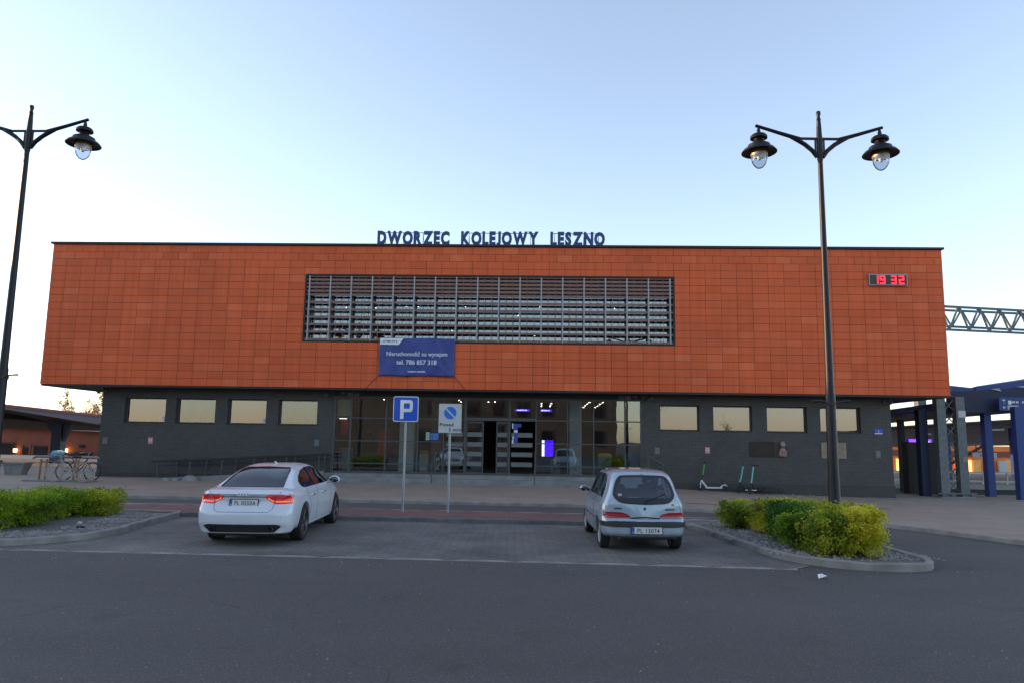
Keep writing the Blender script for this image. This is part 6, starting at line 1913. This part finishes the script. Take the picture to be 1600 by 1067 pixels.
    strip(bvh, [(-.56, .725), (-.545, .645), (-.47, .595), (.47, .595), (.545, .645), (.56, .725)], 'rear', .009, .002).build('lid_gap', M['plastic'], t)
    strip(bvh, [(-.70, .985), (-.64, .90)], 'rear', .007, .002).build('lid_gap', M['plastic'], t)
    strip(bvh, [(.70, .985), (.64, .90)], 'rear', .007, .002).build('lid_gap', M['plastic'], t)
    # bumper: slight crease and black lower valance
    strip(bvh, [(-.84, .53), (.84, .53)], 'rear', .012, .001).build('bumper_crease', M['car_white'], t)
    V = [(-.80, .20), (.80, .20), (.83, .30), (.76, .372), (.66, .39), (-.66, .39), (-.76, .372), (-.83, .30)]
    patch(bvh, [(-.60, .245), (.60, .245), (.70, .33), (.72, .365), (.62, .385), (-.62, .385), (-.72, .365), (-.70, .33)], 'rear', .006, .02, .05).build('lower_valance', M['plastic'], t, fix=False)
    mb = MB(); mb.bbox(-.60, .60, .16, .42, .17, .25, .03); mb.build('underbody_valance', M['plastic'], t)
    for sg in (-1, 1):
        Mx = Matrix.Translation((sg * .54, .10, .30)) @ Matrix.Rotation(R_(90), 4, 'X')
        MB().lathe([(.038, -.15), (.045, -.15), (.052, .06), (.046, .07), (.04, .06), (.036, -.12), (0, -.12)], 20, Mx).build('exhaust_pipe', M['rim_dark'], t)
        for x in (.36, .72):
            h = bvh.ray_cast(Vector((sg * x, -3, .50)), Vector((0, 1, 0)))[0]
            MB().lathe([(0, -.004), (.014, -.004), (.014, .004), (0, .006)], 10, Matrix.Translation(h) @ Matrix.Rotation(R_(90), 4, 'X')).build('parking_sensor', M['car_white'], t)
    h = bvh.ray_cast(Vector((0, -3, .755)), Vector((0, 1, 0)))[0]
    plate(t, 0, h.y - .012, .745, R_(-16), 'PL 0550A')
    # emblem: four linked rings
    h = bvh.ray_cast(Vector((0, -3, .925)), Vector((0, 1, 0))); hy = (h[0].y if h[0] else .08)
    mb = MB()
    for k in range(4):
        x = -.081 + .054 * k
        bm = bmesh.new(); 
        mb.lathe([(.030, -.004), (.036, -.004), (.036, .004), (.030, .004)], 20, Matrix.Translation((x, bvh.ray_cast(Vector((x, -3, .905)), Vector((0, 1, 0)))[0].y - .004, .905)) @ Matrix.Rotation(R_(80), 4, 'X'), close=True); bm.free()
    mb.build('emblem', M['chrome_c'], t)
    mb = MB().prism([(2.0 - .0, 0), (2.16, 0), (2.0, .05), (1.96, .05)], -.012, .012, 'x'); o = mb.build('roof_antenna', M['car_white'], t); o.location = (0, -.1, 1.378)
    for x, s_ in ((.80, 1), (-.80, -1)):
        for y in (ry, fy): road_wheel(t, x, y, wr_, .24, s_, M['rim_dark'], 7, .245)
    # inner arches and floor
    mb = MB()
    mb.box(-.6, .6, .5, 4.3, .18, .26); mb.build('underbody', M['plastic'], t)
    for sg in (-1, 1):
        h = [(-.84 * 1, 0)]
        P = [(sg * .78, .66), (sg * .60, .665), (sg * .55, .62), (sg * .6, .57), (sg * .8, .58)]
        patch(bvh, [(sg * .45, .70), (sg * .78, .64), (sg * .80, .56), (sg * .60, .53)] if sg < 9 else P, 'front', .006, .02, .05).build('headlight', M['clear_car'], t, fix=False)
    return t
# ---- small silver-blue hatchback
LB = 3.32
tabB = [
 (0.0, .700, .27, .880, 1.360, .50), (.15, .730, .25, .885, 1.395, .525), (.4, .748, .22, .888, 1.420, .55), (.9, .754, .20, .885, 1.438, .565), (1.4, .754, .20, .88, 1.440, .565), (1.75, .754, .20, .875, 1.415, .565),
 (2.1, .752, .20, .87, 1.28, .58), (2.45, .748, .20, .86, 1.03, .60), (2.65, .742, .20, .84, .90, .60), (2.95, .725, .21, .77, .82, .56), (3.32, .66, .24, .60, .64, .48)]
def warpB(x, y, z):
    k = max(0.0, 1 - y / .8)
    f = 0
    if z > .84: f += .30 * ((z - .84) / .58) ** 1.25
    if z < .62: f -= .055 * smooth01((.62 - z) / .10)
    if z < .34: f += .07 * smooth01((.34 - z) / .1)
    dy = f * k + .11 * (abs(x) / .74) ** 3.2 * k * k
    kf = max(0.0, 1 - (LB - y) / 1.0)
    dy -= .24 * (abs(x) / .74) ** 3 * kf * kf
    return Vector((x, y + dy, z))
def make_hatch(loc, rz):
    t = thing('parked_car', 'small silver-blue hatchback with plate PL 13074, parked beside the right bed', 'car', loc, rz)
    me, bvh = loft(tabB, LB, warpB, .10, .2)
    ry, fy, wr_ = .58, 2.78, .272
    cut = []
    for y in (ry, fy):
        cut.append(arch_cut(.50, 1.0, y, wr_ + .01, .31)); cut.append(arch_cut(-1.0, -.50, y, wr_ + .01, .31))
    cav, _ = loft(tabB, LB, warpB, 0, 0, .055, .12, 2.25, 40)
    bm = bmesh.new(); bm.from_mesh(cav)
    bmesh.ops.bisect_plane(bm, geom=bm.faces[:] + bm.edges[:] + bm.verts[:], plane_co=(0, 0, .60), plane_no=(0, 0, -1), clear_outer=True)
    bmesh.ops.holes_fill(bm, edges=[e for e in bm.edges if e.is_boundary]); bmesh.ops.triangulate(bm, faces=bm.faces)
    cut.append(MB().frombm(bm))
    def rr_(pts): return pts
    RW = cr([(-.30, .855), (-.44, .885), (-.525, .98), (-.52, 1.08), (-.475, 1.22), (-.42, 1.30), (-.34, 1.33), (0, 1.338), (.34, 1.33), (.42, 1.30), (.475, 1.22), (.52, 1.08), (.525, .98), (.44, .885), (.30, .855), (0, .845), (-.30, .855)], 3)[:-1]
    RWi = [(x * .93, 1.10 + (z - 1.10) * .90 + (.015 if z < 1 else 0)) for x, z in RW]
    RWi = [(x, max(z, .955)) for x, z in RWi]
    FWn = [(-.56, .95), (.56, .95), (.50, 1.28), (.44, 1.355), (-.44, 1.355), (-.50, 1.28)]
    SW1 = [(.42, .935), (1.12, .935), (1.16, 1.335), (.92, 1.345), (.62, 1.32), (.50, 1.22)]
    SW2 = [(1.20, .935), (2.18, .93), (2.10, 1.02), (1.88, 1.20), (1.66, 1.33), (1.24, 1.345)]
    cut.append(MB().prism(RWi, -.5, 1.0, 'y')); cut.append(MB().prism(FWn, 1.6, 4.0, 'y'))
    cut.append(MB().prism(SW1, -1.0, 1.0, 'x')); cut.append(MB().prism(SW2, -1.0, 1.0, 'x'))
    body = boolean_cut(me, cut)
    link_mesh('body', body, M['car_silver'], t, True, 32)
    # black painted border of the rear glass: ring between RW and RWi
    bm1 = MB()
    n = len(RW)
    def hit(u, v, off):
        h, nr, i, d = bvh.ray_cast(Vector((u, -3, v)), Vector((0, 1, 0)))
        return h + (nr if nr.y < 0 else -nr) * off
    o1 = [hit(*p, .006) for p in RW]; o2 = [hit(*p, .006) for p in RWi]; mid = [hit((a[0] + b[0]) / 2, (a[1] + b[1]) / 2, .007) for a, b in zip(RW, RWi)]
    bm1.add(o1 + mid + o2, [(i, (i + 1) % n, n + (i + 1) % n, n + i) for i in range(n)] + [(n + i, n + (i + 1) % n, 2 * n + (i + 1) % n, 2 * n + i) for i in range(n)], True)
    bm1.build('window_surround', M['plastic'], t, fix=False)
    strip(bvh, RW + [RW[0]], 'rear', .02, .008).build('window_seal', M['plastic'], t)
    patch(bvh, RWi, 'rear', .002, 0, .05).build('rear_window', M['clear_car'], t, fix=False)
    patch(bvh, FWn, 'front', -.003, 0, .06).build('windscreen', M['clear_car'], t, fix=False)
    for sd in ('left', 'right'):
        sg = -1 if sd == 'left' else 1
        for P in (SW1, SW2):
            patch(bvh, P, sd, -.003, 0, .06).build('side_window', M['tinted'] if 0 else M['clear_car'], t, fix=False)
            strip(bvh, P + [P[0]], sd, .018, .006).build('window_seal', M['plastic'], t)
        strip(bvh, [(1.17, 1.37), (1.17, .9), (1.14, .55), (1.1, .3)], sd, .007).build('door_gap', M['plastic'], t)
        strip(bvh, [(.9, .52), (2.4, .52)], sd, .02, .008).build('side_moulding', M['plastic'], t)
        hx = bvh.ray_cast(Vector((sg * 3, 1.3, .80)), Vector((-sg, 0, 0)))[0].x
        MB().bbox(hx - .012, hx + .02 * 1, 1.22, 1.36, .785, .82, .006).build('door_handle', M['chrome_c'], t)
        mo = MB().frombm(lump(sg * .83, 2.03, .985, .08, .06, .065, 1, .05), True).build('wing_mirror', M['chrome_c'] if sg < 0 else M['plastic'], t)
        MB().tube([(sg * .72, 2.08, .95), (sg * .82, 2.05, .965)], .03, 8).build('mirror_arm', M['plastic'], mo)
        MB().frombm(lump(sg * .83, 1.985, .985, .066, .03, .052, 1, 0), True).build('mirror_glass', M['mirror'], mo)
    # seats and headrests
    for x in (-.32, .32):
        MB().bbox(x - .2, x + .2, 1.25, 1.42, .61, 1.12, .06).build('seat', M['headrest'], t); h_ = MB().bbox(x - .115, x + .115, 1.24, 1.34, 1.125, 1.27, .045).build('headrest', M['headrest'], t)
        MB().bbox(x - .045, x + .045, 1.228, 1.24, 1.16, 1.22, .004).build('headrest_opening', M['rim_pale'], h_)
    MB().bbox(-.6, .6, .45, .62, .61, .90, .05).build('rear_seat', M['headrest'], t); MB().box(-.55, .55, 2.05, 2.3, .61, .98).build('dashboard', M['headrest'], t)
    # lights
    LR = [(-.70, .705), (-.42, .70), (-.30, .672), (-.255, .63), (-.25, .600), (-.69, .588)]
    for sg in (-1, 1):
        P = [(x * -sg, z) for x, z in LR]
        o = patch(bvh, P, 'rear', .008, .02, .04).build('tail_light', M['tail_deep'], t, fix=False)
        strip(bvh, [(sg * .69, .648), (sg * .27, .645)], 'rear', .03, .022).build('light_stripe', M['tail_stripe'], o)
    # tailgate lines, bumper
    strip(bvh, [(-.25, .600), (0, .618), (.25, .600)], 'rear', .022, .010).build('tailgate_lip', M['plastic'], t)
    strip(bvh, [(-.27, .59), (.27, .59)], 'rear', .008, .002).build('tailgate_gap', M['plastic'], t)
    strip(bvh, [(-.60, .90), (-.64, .72)], 'rear', .006, .002).build('tailgate_gap', M['plastic'], t)
    strip(bvh, [(.60, .90), (.64, .72)], 'rear', .006, .002).build('tailgate_gap', M['plastic'], t)
    patch(bvh, [(-.735, .53), (-.5, .545), (.5, .545), (.735, .53), (.73, .455), (.5, .445), (-.5, .445), (-.73, .455)], 'rear', .014, .03, .05).build('bumper_strip', M['plastic'], t, fix=False)
    for sg, sd in ((-1, 'left'), (1, 'right')):
        patch(bvh, [(.12, .535), (.27, .53), (.25, .455), (.12, .45)], sd, .012, .02, .05).build('bumper_strip', M['plastic'], t, fix=False)
    MB().bbox(-.56, .56, .02, .25, .235, .315, .02).build('lower_valance', M['plastic'], t)
    MB().tube([(-.45, .30, .25), (-.45, -.0, .245)], .022, 10).build('exhaust_pipe', M['rim_dark'], t)
    h = hit(.0, .40, .0)
    plate(t, .02, h.y - .018, .395, R_(-2), 'PL 13074')
    h = hit(.0, .765, 0)
    MB().lathe([(0, .01), (.02, .01), (.024, -.002), (0, -.002)], 12, Matrix.Translation(h) @ Matrix.Rotation(R_(90), 4, 'X')).build('lid_lock', M['plastic'], t)
    for x0, x1, z in ((-.52, -.40, .765), (.36, .52, .752)):
        strip(bvh, [(x0, z), (x1, z)], 'rear', .022, .008).build('name_badge', M['plastic'], t)
    h = hit(.50, .835, 0)
    Mx = Matrix.Translation(h + Vector((0, -.003, 0))) @ Matrix.Rotation(R_(90), 4, 'X') @ Matrix.Scale(1.25, 4, (1, 0, 0))
    o = MB().lathe([(0, .003), (.045, .003), (.045, -.003), (0, -.003)], 20, Mx).build('country_sticker', M['white'], t)
    MB().text('PL', .055, Matrix.Translation(h + Vector((0, -.009, -.02))) @ FRONT, .01, .003, 1, 'CENTER').build('sticker_lettering', M['plastic'], o, fix=False)
    # wiper
    a = hit(.02, .885, .02); b = hit(.20, .96, .02); c = hit(.38, 1.03, .02)
    mb = MB().tube([a, b, c], [.012, .008, .006], 6); mb.lathe([(0, .012), (.022, .012), (.022, -.01), (0, -.01)], 12, Matrix.Translation(a) @ Matrix.Rotation(R_(90), 4, 'X')); mb.build('wiper', M['plastic'], t)
    h = hit(0, 1.352, .004); MB().lathe([(0, .02), (.008, .012), (.012, 0), (0, 0)], 8, Matrix.Translation(h)).build('washer_jet', M['plastic'], t)
    hs = hit(-.42, 1.0, .008); MB().box(hs.x - .03, hs.x + .03, hs.y - .004, hs.y, hs.z - .02, hs.z + .02).build('window_sticker', M['sign_white'], t)
    mb = MB().tube([(-.48, 1.05, 1.425), (-.47, 1.0, 1.45), (-.40, .55, 1.44)], .008, 6)
    for x, s_ in ((.64, 1), (-.64, -1)):
        for y in (ry, fy): road_wheel(t, x, y, wr_, .165, s_, M['rim_pale'], 9, .175)
    MB().box(-.48, .48, .35, 3.0, .18, .25).build('underbody', M['plastic'], t)
    for sg in (-1, 1): patch(bvh, [(sg * .35, .62), (sg * .62, .60), (sg * .64, .50), (sg * .36, .50)], 'front', .006, .02, .05).build('headlight', M['clear_car'], t, fix=False)
    return t
cA = make_coupe((-4.49, 12.5, .006), R_(1.5)); cA.scale = (.895, .95, .955)
cB = make_hatch((2.29, 12.6, .004), R_(.5)); cB.scale = (.975, 1, .945)
